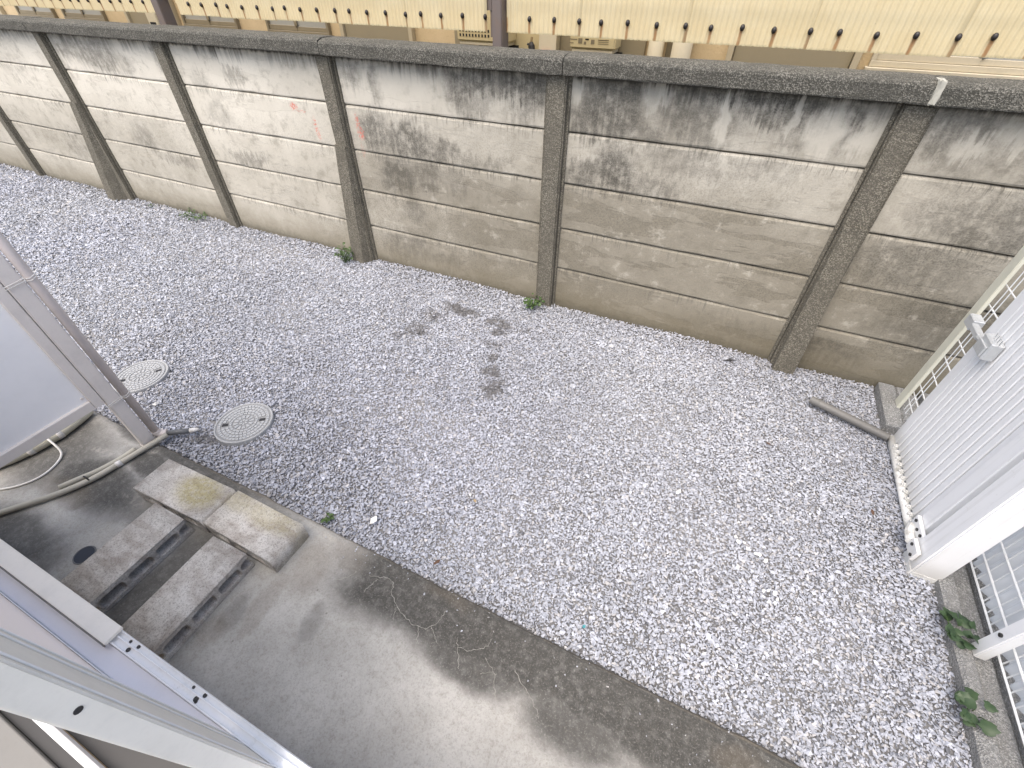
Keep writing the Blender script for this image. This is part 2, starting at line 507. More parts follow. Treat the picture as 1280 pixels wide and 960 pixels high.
M = dict(
    panel=mat_panel(), agg=mat_aggregate('coping_aggregate_concrete', (0.062, 0.060, 0.050), (0.235, 0.225, 0.195), 0.3),
    post=mat_aggregate('post_aggregate_concrete', (0.115, 0.105, 0.082), (0.31, 0.285, 0.23), 0.5),
    kerb=mat_aggregate('kerb_concrete', (0.22, 0.22, 0.215), (0.44, 0.44, 0.43), 0.12),
    slab=mat_slab(), block=mat_block(), stone=mat_stone(), ground=mat_ground(), sheet=mat_sheet(), poly=mat_poly(), stucco=mat_stucco(),
    mortar=plain('pale_mortar', (0.40, 0.39, 0.34), 0.9, 0, 0.4, 30),
    efflo=plain('white_efflorescence', (0.30, 0.29, 0.265), 0.95, 0, 0.5, 40),
    white=mat_white(),
    whitedirt=plain('dirty_white_paint', (0.72, 0.72, 0.70), 0.5, 0, 0.75, 26, (0.26, 0.25, 0.21)),
    cream=plain('cream_aluminium', (0.82, 0.79, 0.72), 0.5, 0, 0.2, 8),
    creamfence=plain('pale_cream_steel', (0.70, 0.69, 0.58), 0.42, 0, 0.2, 8),
    lav=plain('pale_sill_sheet', (0.76, 0.76, 0.80), 0.7, 0, 0.12, 6),
    board=plain('white_partition_board', (0.90, 0.90, 0.91), 0.5, 0, 0.10, 3),
    frame=plain('taupe_partition_frame', (0.74, 0.69, 0.65), 0.45, 0, 0.22, 10),
    taupe=plain('taupe_downpipe_plastic', (0.64, 0.58, 0.555), 0.5, 0, 0.25, 14),
    greypipe=plain('grey_vinyl_pipe', (0.15, 0.147, 0.14), 0.55, 0, 0.3, 18),
    darkpipe=plain('dark_grey_vinyl', (0.14, 0.145, 0.15), 0.55, 0, 0.3, 18),
    duct=plain('ivory_duct_tape', (0.54, 0.52, 0.43), 0.6, 0, 0.35, 16),
    conduit=plain('grey_beige_conduit', (0.42, 0.40, 0.34), 0.6, 0, 0.4, 16),
    cable=plain('white_cable_sheath', (0.68, 0.67, 0.65), 0.5, 0, 0.2, 30),
    black=plain('black_rubber', (0.018, 0.018, 0.02), 0.6, 0, 0.2, 30),
    hole=plain('dark_drain_plate', (0.02, 0.022, 0.03), 0.4, 0, 0.2, 30),
    cover=plain('light_grey_cover_plastic', (0.37, 0.38, 0.39), 0.6, 0, 0.3, 22),
    coverlow=plain('dark_cover_recess', (0.25, 0.255, 0.26), 0.8, 0, 0.4, 40),  # cover grey set darker in the recess between the raised tiles
    steel=plain('brown_grey_painted_steel', (0.145, 0.120, 0.110), 0.5, 0, 0.35, 12, (0.20, 0.12, 0.07)),
    bolt=plain('black_bolt_cap', (0.022, 0.018, 0.018), 0.5, 0, 0.3, 60),
    door=plain('olive_beige_door', (0.30, 0.26, 0.18), 0.5, 0, 0.12, 5),
    doorframe=plain('beige_door_frame', (0.48, 0.42, 0.30), 0.5, 0, 0.2, 8),
    darkframe=plain('bronze_window_frame', (0.24, 0.205, 0.14), 0.45, 0, 0.3, 10),
    paleframe=plain('ivory_window_frame', (0.55, 0.49, 0.37), 0.45, 0, 0.3, 10),
    pane=mat_glass_frost(), frost=mat_frost(),
    ivory=plain('ivory_enamel', (0.62, 0.53, 0.32), 0.4, 0, 0.12, 8),
    ivorypipe=plain('ivory_pipe_plastic', (0.66, 0.60, 0.46), 0.5, 0, 0.15, 8),
    red=plain('red_plate', (0.50, 0.04, 0.03), 0.5, 0, 0.15, 20),
    tan=plain('tan_plastic', (0.33, 0.25, 0.14), 0.5, 0, 0.15, 20),
    floor=plain('dark_room_floor', (0.035, 0.033, 0.032), 0.4, 0, 0.2, 8),
    greyin=plain('grey_inner_sill', (0.17, 0.165, 0.155), 0.5, 0, 0.2, 8),
    screw=plain('dark_screw_metal', (0.05, 0.05, 0.05), 0.4, 0.6, 0.2, 60),
    wire=plain('white_coated_wire', (0.76, 0.77, 0.77), 0.4, 0, 0.15, 30),
    galv=plain('galvanised_latch', (0.58, 0.60, 0.61), 0.38, 0.3, 0.4, 40),
    weed=mat_leaf('weed_leaf', (0.028, 0.062, 0.016), (0.075, 0.125, 0.032)),
    ivy=mat_leaf('broad_weed_leaf', (0.018, 0.042, 0.018), (0.050, 0.088, 0.034)),
    dead=plain('dead_leaf', (0.10, 0.055, 0.035), 0.8, 0, 0.4, 60),
    litter=plain('white_scrap', (0.80, 0.79, 0.76), 0.6, 0, 0.1, 40),
    teal=plain('teal_scrap', (0.06, 0.25, 0.28), 0.5, 0, 0.1, 40),
    paper=plain('white_print', (0.75, 0.73, 0.70), 0.6, 0, 0.1, 40),
    bed=plain('stone_dust', (0.185, 0.183, 0.185), 0.95, 0, 0.5, 30),
    asphalt=plain('grey_concrete_yard', (0.22, 0.215, 0.21), 0.9, 0, 0.3, 6),
)


# ------------------------------------------------------------------ mesh helpers
def obj(name, bm, mat, parent=None, loc=(0, 0, 0), smooth=False, rot=(0, 0, 0)):
    me = bpy.data.meshes.new(name)
    bm.to_mesh(me)
    bm.free()
    me.materials.append(M[mat] if isinstance(mat, str) else mat)
    if smooth:
        me.polygons.foreach_set('use_smooth', [True] * len(me.polygons))
    return link(name, me, parent, loc, rot)


def link(name, me, parent=None, loc=(0, 0, 0), rot=(0, 0, 0)):
    o = bpy.data.objects.new(name, me)
    COL.objects.link(o)
    o.parent = parent
    o.location = loc
    o.rotation_euler = rot
    return o


def tag(o, label=None, cat=None, group=None, kind=None):
    for k, v in (('label', label), ('category', cat), ('group', group), ('kind', kind)):
        if v:
            o[k] = v
    return o


def thing(name, label, cat, loc=(0, 0, 0), rotz=0.0, group=None):
    o = bpy.data.objects.new(name, None)
    COL.objects.link(o)
    o.location = loc
    o.rotation_euler = (0, 0, rotz)
    o.empty_display_size = 0.1
    return tag(o, label, cat, group)


def box(bm, x0, x1, y0, y1, z0, z1, bevel=0.0, seg=1):
    r = bmesh.ops.create_cube(bm, size=1.0)
    vs = r['verts']
    for v in vs:
        v.co = Vector((x0 + (v.co.x + .5) * (x1 - x0), y0 + (v.co.y + .5) * (y1 - y0), z0 + (v.co.z + .5) * (z1 - z0)))
    if bevel:
        es = list({e for v in vs for e in v.link_edges})
        bmesh.ops.bevel(bm, geom=es, offset=bevel, segments=seg, affect='EDGES')
    return bm


def bx(x0, x1, y0, y1, z0, z1, bevel=0.0, seg=1):
    return box(bmesh.new(), x0, x1, y0, y1, z0, z1, bevel, seg)


def hexa(pts):
    """solid from 8 points: bottom 4 (ccw), top 4"""
    bm = bmesh.new()
    v = [bm.verts.new(p) for p in pts]
    for f in ((3, 2, 1, 0), (4, 5, 6, 7), (0, 1, 5, 4), (1, 2, 6, 5), (2, 3, 7, 6), (3, 0, 4, 7)):
        bm.faces.new([v[i] for i in f])
    bmesh.ops.recalc_face_normals(bm, faces=bm.faces)
    return bm


def tube(bm, pts, rad, n=8, cap=True, rads=None):
    pts = [Vector(p) for p in pts]
    rings = []
    up = Vector((0.12, 0.07, 1)).normalized()
    for i, p in enumerate(pts):
        a = pts[max(i - 1, 0)]
        b = pts[min(i + 1, len(pts) - 1)]
        t = (b - a).normalized()
        u = t.cross(up)
        if u.length < 1e-3:
            u = t.cross(Vector((1, 0, 0)))
        u.normalize()
        w = u.cross(t).normalized()
        r = rads[i] if rads else rad
        rings.append([bm.verts.new(p + (u * math.cos(2 * math.pi * j / n) + w * math.sin(2 * math.pi * j / n)) * r) for j in range(n)])
    for a, b in zip(rings, rings[1:]):
        for j in range(n):
            bm.faces.new((a[j], a[(j + 1) % n], b[(j + 1) % n], b[j]))
    if cap:
        bm.faces.new(list(reversed(rings[0])))
        bm.faces.new(rings[-1])
    bmesh.ops.recalc_face_normals(bm, faces=bm.faces)
    return bm


def spline(pts, sub=6):
    pts = [Vector(p) for p in pts]
    out = []
    P = [pts[0]] + pts + [pts[-1]]
    for i in range(1, len(P) - 2):
        p0, p1, p2, p3 = P[i - 1:i + 3]
        for s in range(sub):
            t = s / sub
            out.append(0.5 * ((2 * p1) + (p2 - p0) * t + (2 * p0 - 5 * p1 + 4 * p2 - p3) * t * t + (3 * p1 - p0 - 3 * p2 + p3) * t ** 3))
    out.append(pts[-1])
    return out


def disc(bm, cx, cy, z0, z1, r, n=32, r2=None):
    """upright cylinder / frustum"""
    r2 = r if r2 is None else r2
    a = [bm.verts.new((cx + r * math.cos(2 * math.pi * i / n), cy + r * math.sin(2 * math.pi * i / n), z0)) for i in range(n)]
    b = [bm.verts.new((cx + r2 * math.cos(2 * math.pi * i / n), cy + r2 * math.sin(2 * math.pi * i / n), z1)) for i in range(n)]
    for i in range(n):
        bm.faces.new((a[i], a[(i + 1) % n], b[(i + 1) % n], b[i]))
    bm.faces.new(list(reversed(a)))
    bm.faces.new(b)
    return bm


def roughen(bm, amp, cuts=0):
    if cuts:
        bmesh.ops.subdivide_edges(bm, edges=bm.edges[:], cuts=cuts, use_grid_fill=True)
    for v in bm.verts:
        v.co += Vector((random.uniform(-amp, amp), random.uniform(-amp, amp), random.uniform(-amp, amp)))
    return bm


# ------------------------------------------------------------------ ground
def grid_plane(name, x0, x1, y0, y1, z, mat, kind='structure'):
    bm = bmesh.new()
    vs = [bm.verts.new(p) for p in ((x0, y0, z), (x1, y0, z), (x1, y1, z), (x0, y1, z))]
    bm.faces.new(vs)
    return tag(obj(name, bm, mat), kind=kind)


grid_plane('ground', -600, 600, -600, 600, -0.03, 'ground')
grid_plane('gravel_bed', -12, 1.316, .60, 2.89, -0.012, 'bed')
g = grid_plane('side_yard', 1.52, 6, -3, 2.86, 0.0, 'asphalt')
g['label'] = 'grey concrete yard behind the mesh fence'

# slab with a slightly worn front lip
SLAB_Z = 0.03
bm = bmesh.new()
nx = 160
xs = [-7.5 + 9.6 * i / nx for i in range(nx + 1)]
prof = []
for xx in xs:
    w = 0.004 * math.sin(xx * 3.1) + random.uniform(-.0035, .0035)
    e = 0.606 + w
    prof.append([bm.verts.new(p) for p in ((xx, e + .004, -0.12), (xx, e, SLAB_Z - .014), (xx, e - .008, SLAB_Z - .004), (xx, e - .022, SLAB_Z), (xx, -0.62, SLAB_Z), (xx, -0.62, -0.12))])
for a, b in zip(prof, prof[1:]):
    for j in range(5):
        bm.faces.new((a[j], a[j + 1], b[j + 1], b[j]))
bmesh.ops.recalc_face_normals(bm, faces=bm.faces)
for f in bm.faces:
    if f.normal.z < -0.5:
        f.normal_flip()
slab = tag(obj('concrete_slab', bm, 'slab'), 'grey concrete slab along the house with dark damp margin', kind='structure')

# white efflorescence cracks in the slab
def crack(pts, w=0.0011):
    bm = bmesh.new()
    P = spline([(x, y, SLAB_Z + 0.0012) for x, y in pts], 5)
    prev = None
    for i, p in enumerate(P):
        t = (P[min(i + 1, len(P) - 1)] - P[max(i - 1, 0)]).normalized()
        nrm = Vector((-t.y, t.x, 0))
        q = p + nrm * random.uniform(-.0045, .0045)
        ww = w * random.uniform(.3, 1.3)
        cur = (bm.verts.new(q + nrm * ww), bm.verts.new(q - nrm * ww))
        if prev:
            bm.faces.new((prev[0], prev[1], cur[1], cur[0]))
        prev = cur
    bmesh.ops.recalc_face_normals(bm, faces=bm.faces)
    for f in bm.faces:
        if f.normal.z < 0:
            f.normal_flip()
    obj('crack', bm, 'efflo', slab)


for c_ in ([(-.905, .505), (-.845, .525), (-.80, .53), (-.775, .49), (-.72, .45), (-.66, .43), (-.60, .425), (-.555, .445), (-.535, .49), (-.53, .525)],
           [(-.72, .45), (-.715, .42), (-.705, .405)], [(-.60, .425), (-.585, .395), (-.565, .35), (-.57, .31)],
           [(-.555, .445), (-.52, .425), (-.50, .405)], [(-.44, .46), (-.42, .43), (-.36, .445), (-.325, .475), (-.32, .51)],
           [(-.42, .43), (-.40, .40), (-.385, .365)], [(-.31, .44), (-.26, .415), (-.235, .37), (-.21, .33)],
           [(-.26, .415), (-.30, .385)], [(-.19, .45), (-.14, .42), (-.10, .395)], [(-.10, .395), (-.07, .375), (-.055, .355)],
           [(-1.03, .43), (-.985, .46), (-.97, .50)], [(-.885, .44), (-.875, .48), (-.86, .51)]):
    crack(c_)

# drain gutter under the right-hand fence
gut = thing('drain_gutter', 'grey concrete gutter strip at the edge of the gravel under the fence', 'gutter', (0, 0, 0))
def strip(x0, x1, z1, name):
    n = 40
    bm = bmesh.new()
    prev = None
    for i in range(n + 1):
        yy = -0.6 + i * (2.866 + 0.6) / n
        j = lambda a=.004: random.uniform(-a, a)
        cur = [bm.verts.new(p) for p in ((x0 + j(), yy, -.1), (x0 + j(), yy, z1 - .012), (x0 + .012 + j(.002), yy, z1 + j(.002)), (x1 - .008 + j(.002), yy, z1 + j(.002)), (x1 + j(), yy, z1 - .01), (x1, yy, -.1))]
        if prev:
            for k in range(5):
                bm.faces.new((prev[k], prev[k + 1], cur[k + 1], cur[k]))
        prev = cur
    bmesh.ops.recalc_face_normals(bm, faces=bm.faces)
    return obj(name, bm, 'kerb', gut)


strip(1.315, 1.372, 0.046, 'gutter_rim')
strip(1.372, 1.458, 0.012, 'gutter_bed')
strip(1.458, 1.505, 0.050, 'gutter_rim')
obj('end_block', roughen(bx(1.225, 1.314, 2.47, 2.868, -.05, .052, .008), .003), 'kerb', gut)

# ------------------------------------------------------------------ gravel: tens of thousands of crushed stones
def make_variants(n, npts):
    out = []
    for _ in range(n):
        bm = bmesh.new()
        for _ in range(npts):
            v = Vector((random.gauss(0, 1), random.gauss(0, 1), random.gauss(0, 1))).normalized() * random.uniform(.8, 1.05)
            bm.verts.new((v.x * random.uniform(.95, 1.15), v.y * random.uniform(.68, .85), v.z * .52))
        bmesh.ops.convex_hull(bm, input=bm.verts)
        loose = [v for v in bm.verts if not v.link_faces]
        bmesh.ops.delete(bm, geom=loose, context='VERTS')
        bmesh.ops.triangulate(bm, faces=bm.faces)
        bmesh.ops.recalc_face_normals(bm, faces=bm.faces)
        bm.verts.index_update()
        V = np.array([v.co for v in bm.verts])
        F = np.array([[v.index for v in f.verts] for f in bm.faces])
        bm.free()
        out.append((V, F))
    return out


def vnoise(x, y, seed):
    r = np.random.default_rng(seed)
    tab = r.random((64, 64))
    xi = np.floor(x).astype(int)
    yi = np.floor(y).astype(int)
    fx = x - xi
    fy = y - yi
    fx = fx * fx * (3 - 2 * fx)
    fy = fy * fy * (3 - 2 * fy)
    g = lambda a, b: tab[a % 64, b % 64]
    return (g(xi, yi) * (1 - fx) + g(xi + 1, yi) * fx) * (1 - fy) + (g(xi, yi + 1) * (1 - fx) + g(xi + 1, yi + 1) * fx) * fy


COVERS = [(-2.137, .919, .158), (-3.07, .925, .158)]


def stone_cloud():
    X, Y, Sz = [], [], []
    # (x range, spacing, mean half-length): the stones grow a little where they lie far off
    for x0, x1, sp, s in ((-1.2, 1.35, .0083, .0078), (-3.2, -1.2, .0095, .0084), (-5.2, -3.2, .0112, .0092), (-10.4, -5.2, .0145, .0119)):
        gx = np.arange(x0, x1, sp)
        gy = np.arange(0.602, 2.875, sp)
        a, b = np.meshgrid(gx, gy)
        a = a.ravel() + rng.uniform(-.62, .62, a.size) * sp
        b = b.ravel() + rng.uniform(-.62, .62, b.size) * sp
        X.append(a)
        Y.append(b)
        Sz.append(s * np.clip(rng.lognormal(0, .34, a.size), .5, 2.1))
    X = np.concatenate(X)
    Y = np.concatenate(Y)
    Sz = np.concatenate(Sz)
    edge = 1.313 + 0 * Y
    edge = np.where(Y > 2.46, 1.222, edge)
    keep = (X < edge - .25 * Sz) & (Y > .606 + .35 * Sz) & (Y < 2.872)
    for cx, cy, r in COVERS:
        keep &= np.hypot(X - cx, Y - cy) > r + .2 * Sz
    X, Y, Sz = X[keep], Y[keep], Sz[keep]
    n = 70                                   # strays kicked onto the slab
    return (np.concatenate([X, rng.uniform(-1.2, 1.0, n)]), np.concatenate([Y, .60 - np.abs(rng.normal(0, .07, n))]), np.concatenate([Sz, rng.uniform(.003, .0065, n)]))


def height(X, Y):
    h = .012 * (vnoise(X * 2.1, Y * 2.1, 3) - .5) + .008 * (vnoise(X * 6, Y * 6, 4) - .5)
    h += .035 * np.clip((Y - 2.70) / .17, 0, 1) * (vnoise(X * 1.7, Y * 0 + 3, 9))
    h -= .006
    h = np.where(Y < .70, h + .010 * (0.70 - Y) / .1, h)
    return h


def build_gravel():
    variants = make_variants(60, 7)
    X, Y, Sz = stone_cloud()
    N = X.size
    which = rng.integers(0, len(variants), N)
    yaw = rng.uniform(0, 2 * np.pi, N)
    tilt = np.abs(rng.normal(0, .28, N))
    tdir = rng.uniform(0, 2 * np.pi, N)
    Z = height(X, Y) + rng.uniform(-.004, .009, N)
    Z = np.where(Y < .604, SLAB_Z + Sz * .3, Z)
    # tints: pale blue-grey limestone, some darker and some white pieces
    base = np.clip(rng.normal(.445, .060, N), .24, .66)
    r = rng.random(N)
    base = np.where(r < .035, rng.uniform(.11, .20, N), base)
    base = np.where(r > .985, rng.uniform(.56, .70, N), base)
    T = np.stack([base * .94, base * .985, base * 1.105], 1)
    warm = rng.random(N) < .14
    T[warm] *= np.array([1.04, .98, .88])
    blue = vnoise(X * .9 + 5, Y * .9, 21)
    T[:, 2] *= 1 + .05 * (blue - .4)
    T *= (1 + .12 * (vnoise(X * 1.1, Y * 1.1, 41) - .5) + .10 * (vnoise(X * 4.3, Y * 4.3, 42) - .5))[:, None]
    # damp earth worked up between the stones
    dirt = np.zeros(N)
    for cx, cy, rx, ry, s in ((-1.62, 2.50, .20, .09, .95), (-1.74, 2.32, .14, .12, .9), (-1.76, 2.14, .12, .12, .85), (-1.80, 1.98, .12, .12, .75), (-1.82, 1.82, .12, .10, .7),
                              (-1.26, 2.47, .16, .10, 1.0), (-1.20, 2.36, .10, .07, 1.0), (-1.17, 2.20, .10, .08, .9), (-1.12, 2.08, .09, .07, .85),
                              (-1.06, 1.96, .10, .09, .85), (-.97, 1.82, .10, .12, .75), (-.86, 1.66, .09, .09, .5), (-1.05, 2.46, .10, .05, .7),
                              (-2.24, .75, .13, .06, .8), (-1.98, .72, .2, .06, .5), (-2.06, .70, .08, .06, .6), (-2.33, .72, .09, .1, .7),
                              (.35, 2.62, .2, .06, .4), (.6, 2.05, .03, .03, .6), (-5.6, 2.6, .3, .1, .4), (-7.2, 1.9, .12, .05, .6), (.65, 1.33, .04, .04, .6)):
        d = np.hypot((X - cx) / rx, (Y - cy) / ry)
        dirt = np.maximum(dirt, s * np.clip(1.45 - d, 0, 1))
    clump = vnoise(X * 18, Y * 18, 31) * .5 + vnoise(X * 60, Y * 60, 32) * .3 + rng.random(N) * .2
    dm = (.82 * np.clip((dirt - .22 - 1.35 * (clump - .22)) * 2.4, 0, 1))[:, None]
    T = T * (1 - dm) + np.array([.085, .078, .070]) * (.6 + .8 * rng.random((N, 1))) * dm
    # a little soil dust next to the wall foot and slab
    foot = (np.clip((Y - 2.72) / .15, 0, 1) * .25 + np.clip((.68 - Y) / .07, 0, 1) * .35)[:, None] * rng.random((N, 1))
    T = T * (1 - foot) + np.array([.20, .18, .15]) * foot
    Vs, Fs, Cs = [], [], []
    base_i = 0
    for k, (V, F) in enumerate(variants):
        idx = np.nonzero(which == k)[0]
        if idx.size == 0:
            continue
        n, m = idx.size, len(V)
        v = V[None] * Sz[idx][:, None, None]
        cy_, sy_ = np.cos(yaw[idx])[:, None], np.sin(yaw[idx])[:, None]
        x = v[..., 0] * cy_ - v[..., 1] * sy_
        y = v[..., 0] * sy_ + v[..., 1] * cy_
        z = v[..., 2]
        # tilt about a horizontal axis
        ax, ay = np.cos(tdir[idx])[:, None], np.sin(tdir[idx])[:, None]
        ct, st = np.cos(tilt[idx])[:, None], np.sin(tilt[idx])[:, None]
        dot = x * ax + y * ay
        cxp = (ay * z, -ax * z, ax * y - ay * x)
        x2 = x * ct + cxp[0] * st + ax * dot * (1 - ct)
        y2 = y * ct + cxp[1] * st + ay * dot * (1 - ct)
        z2 = z * ct + cxp[2] * st
        P = np.stack([x2 + X[idx][:, None], y2 + Y[idx][:, None], z2 + Z[idx][:, None]], -1).reshape(-1, 3)
        Vs.append(P)
        Fs.append((F[None] + (base_i + np.arange(n) * m)[:, None, None]).reshape(-1, 3))
        Cs.append(np.repeat(T[idx], m, 0))
        base_i += n * m
    V = np.concatenate(Vs).astype(np.float32)
    F = np.concatenate(Fs).astype(np.int32)
    Cc = np.concatenate(Cs).astype(np.float32)
    me = bpy.data.meshes.new('gravel')
    me.vertices.add(len(V))
    me.vertices.foreach_set('co', V.ravel())
    me.loops.add(F.size)
    me.loops.foreach_set('vertex_index', F.ravel())
    me.polygons.add(len(F))
    me.polygons.foreach_set('loop_start', np.arange(0, F.size, 3, dtype=np.int32))
    me.update(calc_edges=True)
    at = me.attributes.new('stone_tint', 'FLOAT_COLOR', 'POINT')
    at.data.foreach_set('color', np.concatenate([Cc, np.ones((len(Cc), 1), np.float32)], 1).ravel())
    me.polygons.foreach_set('use_smooth', [False] * len(F))
    me.materials.append(M['stone'])
    print('gravel stones', N, 'tris', len(F))
    return tag(link('gravel', me), 'pale blue grey crushed stone gravel covering the yard', 'gravel', kind='stuff')


build_gravel()

# ------------------------------------------------------------------ precast panel wall
wall = thing('boundary_wall', 'weathered precast concrete panel wall with posts and dark coping', 'wall', (0, 2.9, 0))
wl = lambda x, y, z: (x, y - 2.9, z)
POSTS = [2.385, 0.67, -1.045, -2.76, -4.475, -6.15, -7.93, -9.65]
JO = [0.027 + .3 * i for i in range(5)] + [1.527]


def panel_bm(x0, x1, z0, z1):
    """slab with softly rounded long edges and a slightly uneven face"""
    bm = bmesh.new()
    yf = 2.874
    nx_ = 14
    zs = [z0, z0 + .004, z0 + .012, z0 + .1, z0 + .2, z1 - .014, z1 - .005, z1]
    dy = [.012, .004, .001, 0, 0, .001, .005, .014]
    bow = random.uniform(-.003, .003)
    rows = []
    for j, zz in enumerate(zs):
        rows.append([bm.verts.new(wl(x0 + (x1 - x0) * i / nx_, yf + dy[j] + bow * math.sin(math.pi * i / nx_) + random.uniform(-.0012, .0012),
                                     zz + (random.uniform(-.0022, .0022) if j in (0, 1, 6, 7) else 0))) for i in range(nx_ + 1)])
    for a, b in zip(rows, rows[1:]):
        for i in range(nx_):
            bm.faces.new((a[i], a[i + 1], b[i + 1], b[i]))
    # rim to the back
    loop = rows[0] + [r[-1] for r in rows[1:-1]] + list(reversed(rows[-1])) + [r[0] for r in reversed(rows[1:-1])]
    back = [bm.verts.new((v.co.x, 0.02, v.co.z)) for v in loop]
    n = len(loop)
    for i in range(n):
        bm.faces.new((loop[i], back[i], back[(i + 1) % n], loop[(i + 1) % n]))
    bm.faces.new(back)
    bmesh.ops.recalc_face_normals(bm, faces=bm.faces)
    return bm


for px0, px1 in zip(POSTS[1:], POSTS[:-1]):
    for z0, z1 in zip(JO, JO[1:]):
        zz0 = z0 - (.12 if z0 < .1 else 0)
        obj('panel', panel_bm(px0 + .035, px1 - .035, zz0 + .003, z1 - .003), 'panel', wall, smooth=False)

for i, px_ in enumerate(POSTS):
    bm = bmesh.new()
    box(bm, px_ - .060, px_ + .060, 2.825 - 2.9, 2.960 - 2.9, -.12, 1.521, .009, 2)
    bmesh.ops.subdivide_edges(bm, edges=[e for e in bm.edges if abs(e.verts[0].co.z - e.verts[1].co.z) > .8], cuts=12)
    roughen(bm, .0018)
    p = obj('post', bm, 'post', wall)
    # narrow rebate fillet beside the post
    for sgn in (-1, 1):
        obj('fillet', roughen(bx(px_ + sgn * .060 - (.018 if sgn < 0 else -.002), px_ + sgn * .060 + (.018 if sgn > 0 else -.002), 2.858 - 2.9, 2.90 - 2.9, -.1, 1.519, .003), .001), 'post', wall)
    if i in (1, 3, 5):      # lower strut cast against the post
        dxb = {1: .02, 3: -.075, 5: -.21}[i]
        top = .965
        yt, yb = 2.806, (2.765 if i != 5 else 2.735)
        x0, x1 = px_ - .056, px_ + .052
        pts = [wl(x0 + dxb - .006, yb, -.1), wl(x1 + dxb + .012, yb, -.1), wl(x1 + dxb * .4 + .05, 2.872, -.1), wl(x0 + dxb * .4, 2.872, -.1),
               wl(x0 + .006, yt, top), wl(x1 - .004, yt, top), wl(x1 + .004, 2.83, top - .02), wl(x0 + .006, 2.83, top)]
        bm = hexa(pts)
        bmesh.ops.subdivide_edges(bm, edges=bm.edges[:], cuts=5, use_grid_fill=True)
        roughen(bm, .002)
        obj('strut', bm, 'post', p)

CJ = [2.40, 0.690, -1.000, -2.72, -4.44, -6.16, -7.88, -9.70]
for a, b in zip(CJ[1:], CJ[:-1]):
    n = 22
    bm = bmesh.new()
    prev = None
    dz = random.uniform(-.003, .003)
    for i in range(n + 1):
        xx = a + .003 + (b - a - .006) * i / n
        j = lambda s=.0016: random.uniform(-s, s)
        cur = [bm.verts.new(wl(xx, yy + j(), zz + dz + j())) for yy, zz in ((2.783, 1.5235), (2.780, 1.530), (2.781, 1.588), (2.789, 1.600), (2.83, 1.612), (2.95, 1.614), (3.00, 1.600), (3.005, 1.5235))]
        if prev:
            for q in range(8):
                bm.faces.new((prev[q], prev[(q + 1) % 8], cur[(q + 1) % 8], cur[q]))
        else:
            bm.faces.new(list(reversed(cur)))
        prev = cur
    bm.faces.new(prev)
    bmesh.ops.recalc_face_normals(bm, faces=bm.faces)
    cp = obj('coping', bm, 'agg', wall)
    if abs(a - .690) < .01:
        obj('mortar_patch', roughen(bx(a - .013, a + .015, 2.7765 - 2.9, 2.86 - 2.9, 1.526, 1.6155, .004), .003, 2), 'mortar', cp)

# ------------------------------------------------------------------ corridor screen of corrugated plastic
screen = thing('corrugated_screen', 'cream corrugated plastic screen with black bolts on the neighbouring corridor', 'screen', (0, 3.5, 0))
SY0, SY1 = 1.632, 2.72


def sheet_mesh(width, name):
    bm = bmesh.new()
    pitch, amp = .032, .0036
    n = int(width / pitch * 8)
    rows = []
    for zz in (0.0, .35, .7, SY1 - SY0):
        rows.append([bm.verts.new((.012 - (width + .012) * i / n, -amp * math.cos(2 * math.pi * (.012 - (width + .012) * i / n) / pitch), zz + (random.uniform(-.0015, .0015) if zz == 0 else 0))) for i in range(n + 1)])
    for a, b in zip(rows, rows[1:]):
        for i in range(n):
            bm.faces.new((a[i], b[i], b[i + 1], a[i + 1]))
    bmesh.ops.recalc_face_normals(bm, faces=bm.faces)
    me = bpy.data.meshes.new(name)
    bm.to_mesh(me)
    bm.free()
    me.polygons.foreach_set('use_smooth', [True] * len(me.polygons))
    me.materials.append(M['sheet'])
    return me


bm = bmesh.new()
prof = [(0, -.016), (.006, -.015), (.011, -.011), (.0135, -.005), (.0135, 0.0)]
rings = []
for r_, yy in prof[1:]:
    rings.append([bm.verts.new((r_ * math.cos(2 * math.pi * i / 10), yy, 1.25 * r_ * math.sin(2 * math.pi * i / 10))) for i in range(10)])
tip = bm.verts.new((0, -.016, 0))
for i in range(10):
    bm.faces.new((tip, rings[0][(i + 1) % 10], rings[0][i]))
for a, b in zip(rings, rings[1:]):
    for i in range(10):
        bm.faces.new((a[i], a[(i + 1) % 10], b[(i + 1) % 10], b[i]))
bm.faces.new(list(reversed(rings[-1])))
bmesh.ops.recalc_face_normals(bm, faces=bm.faces)
bolt_me = bpy.data.meshes.new('bolt')
bm.to_mesh(bolt_me)
bm.free()
bolt_me.materials.append(M['bolt'])
bolt_me.polygons.foreach_set('use_smooth', [True] * len(bolt_me.polygons))

full = sheet_mesh(.664, 'corrugated_sheet')
short = sheet_mesh(.52, 'corrugated_sheet')
seams = [(1.49, full), (.828, full), (.164, full), (-.496, full), (-1.161, short)]
x_ = -1.84
while x_ > -5.0:
    seams.append((x_ - .002, full if x_ > -4.4 else short))
    x_ -= .658
x_ = -5.155 - .12
while x_ > -9.6:
    seams.append((x_, full))
    x_ -= .66
for q, (sx, me) in enumerate(seams):
    lift = .0032 * (q % 2)
    s = link('corrugated_sheet', me, screen, (sx, -lift, SY0 + random.uniform(-.004, .004)))
    for bx_ in (0.0, -.178, -.355, -.520):
        if me is short and bx_ < -.5:
            continue
        link('bolt', bolt_me, s, (bx_ + random.uniform(-.006, .006), -.004, .078 + random.uniform(-.004, .004)))
for a, b in ((-1.79, 1.6), (-5.16, -1.80), (-9.9, -5.26)):
    obj('rail', bx(a, b, .012, .052, 1.745, 1.80), 'steel', screen)
    obj('rail', bx(a, b, .012, .052, 2.45, 2.50), 'steel', screen)

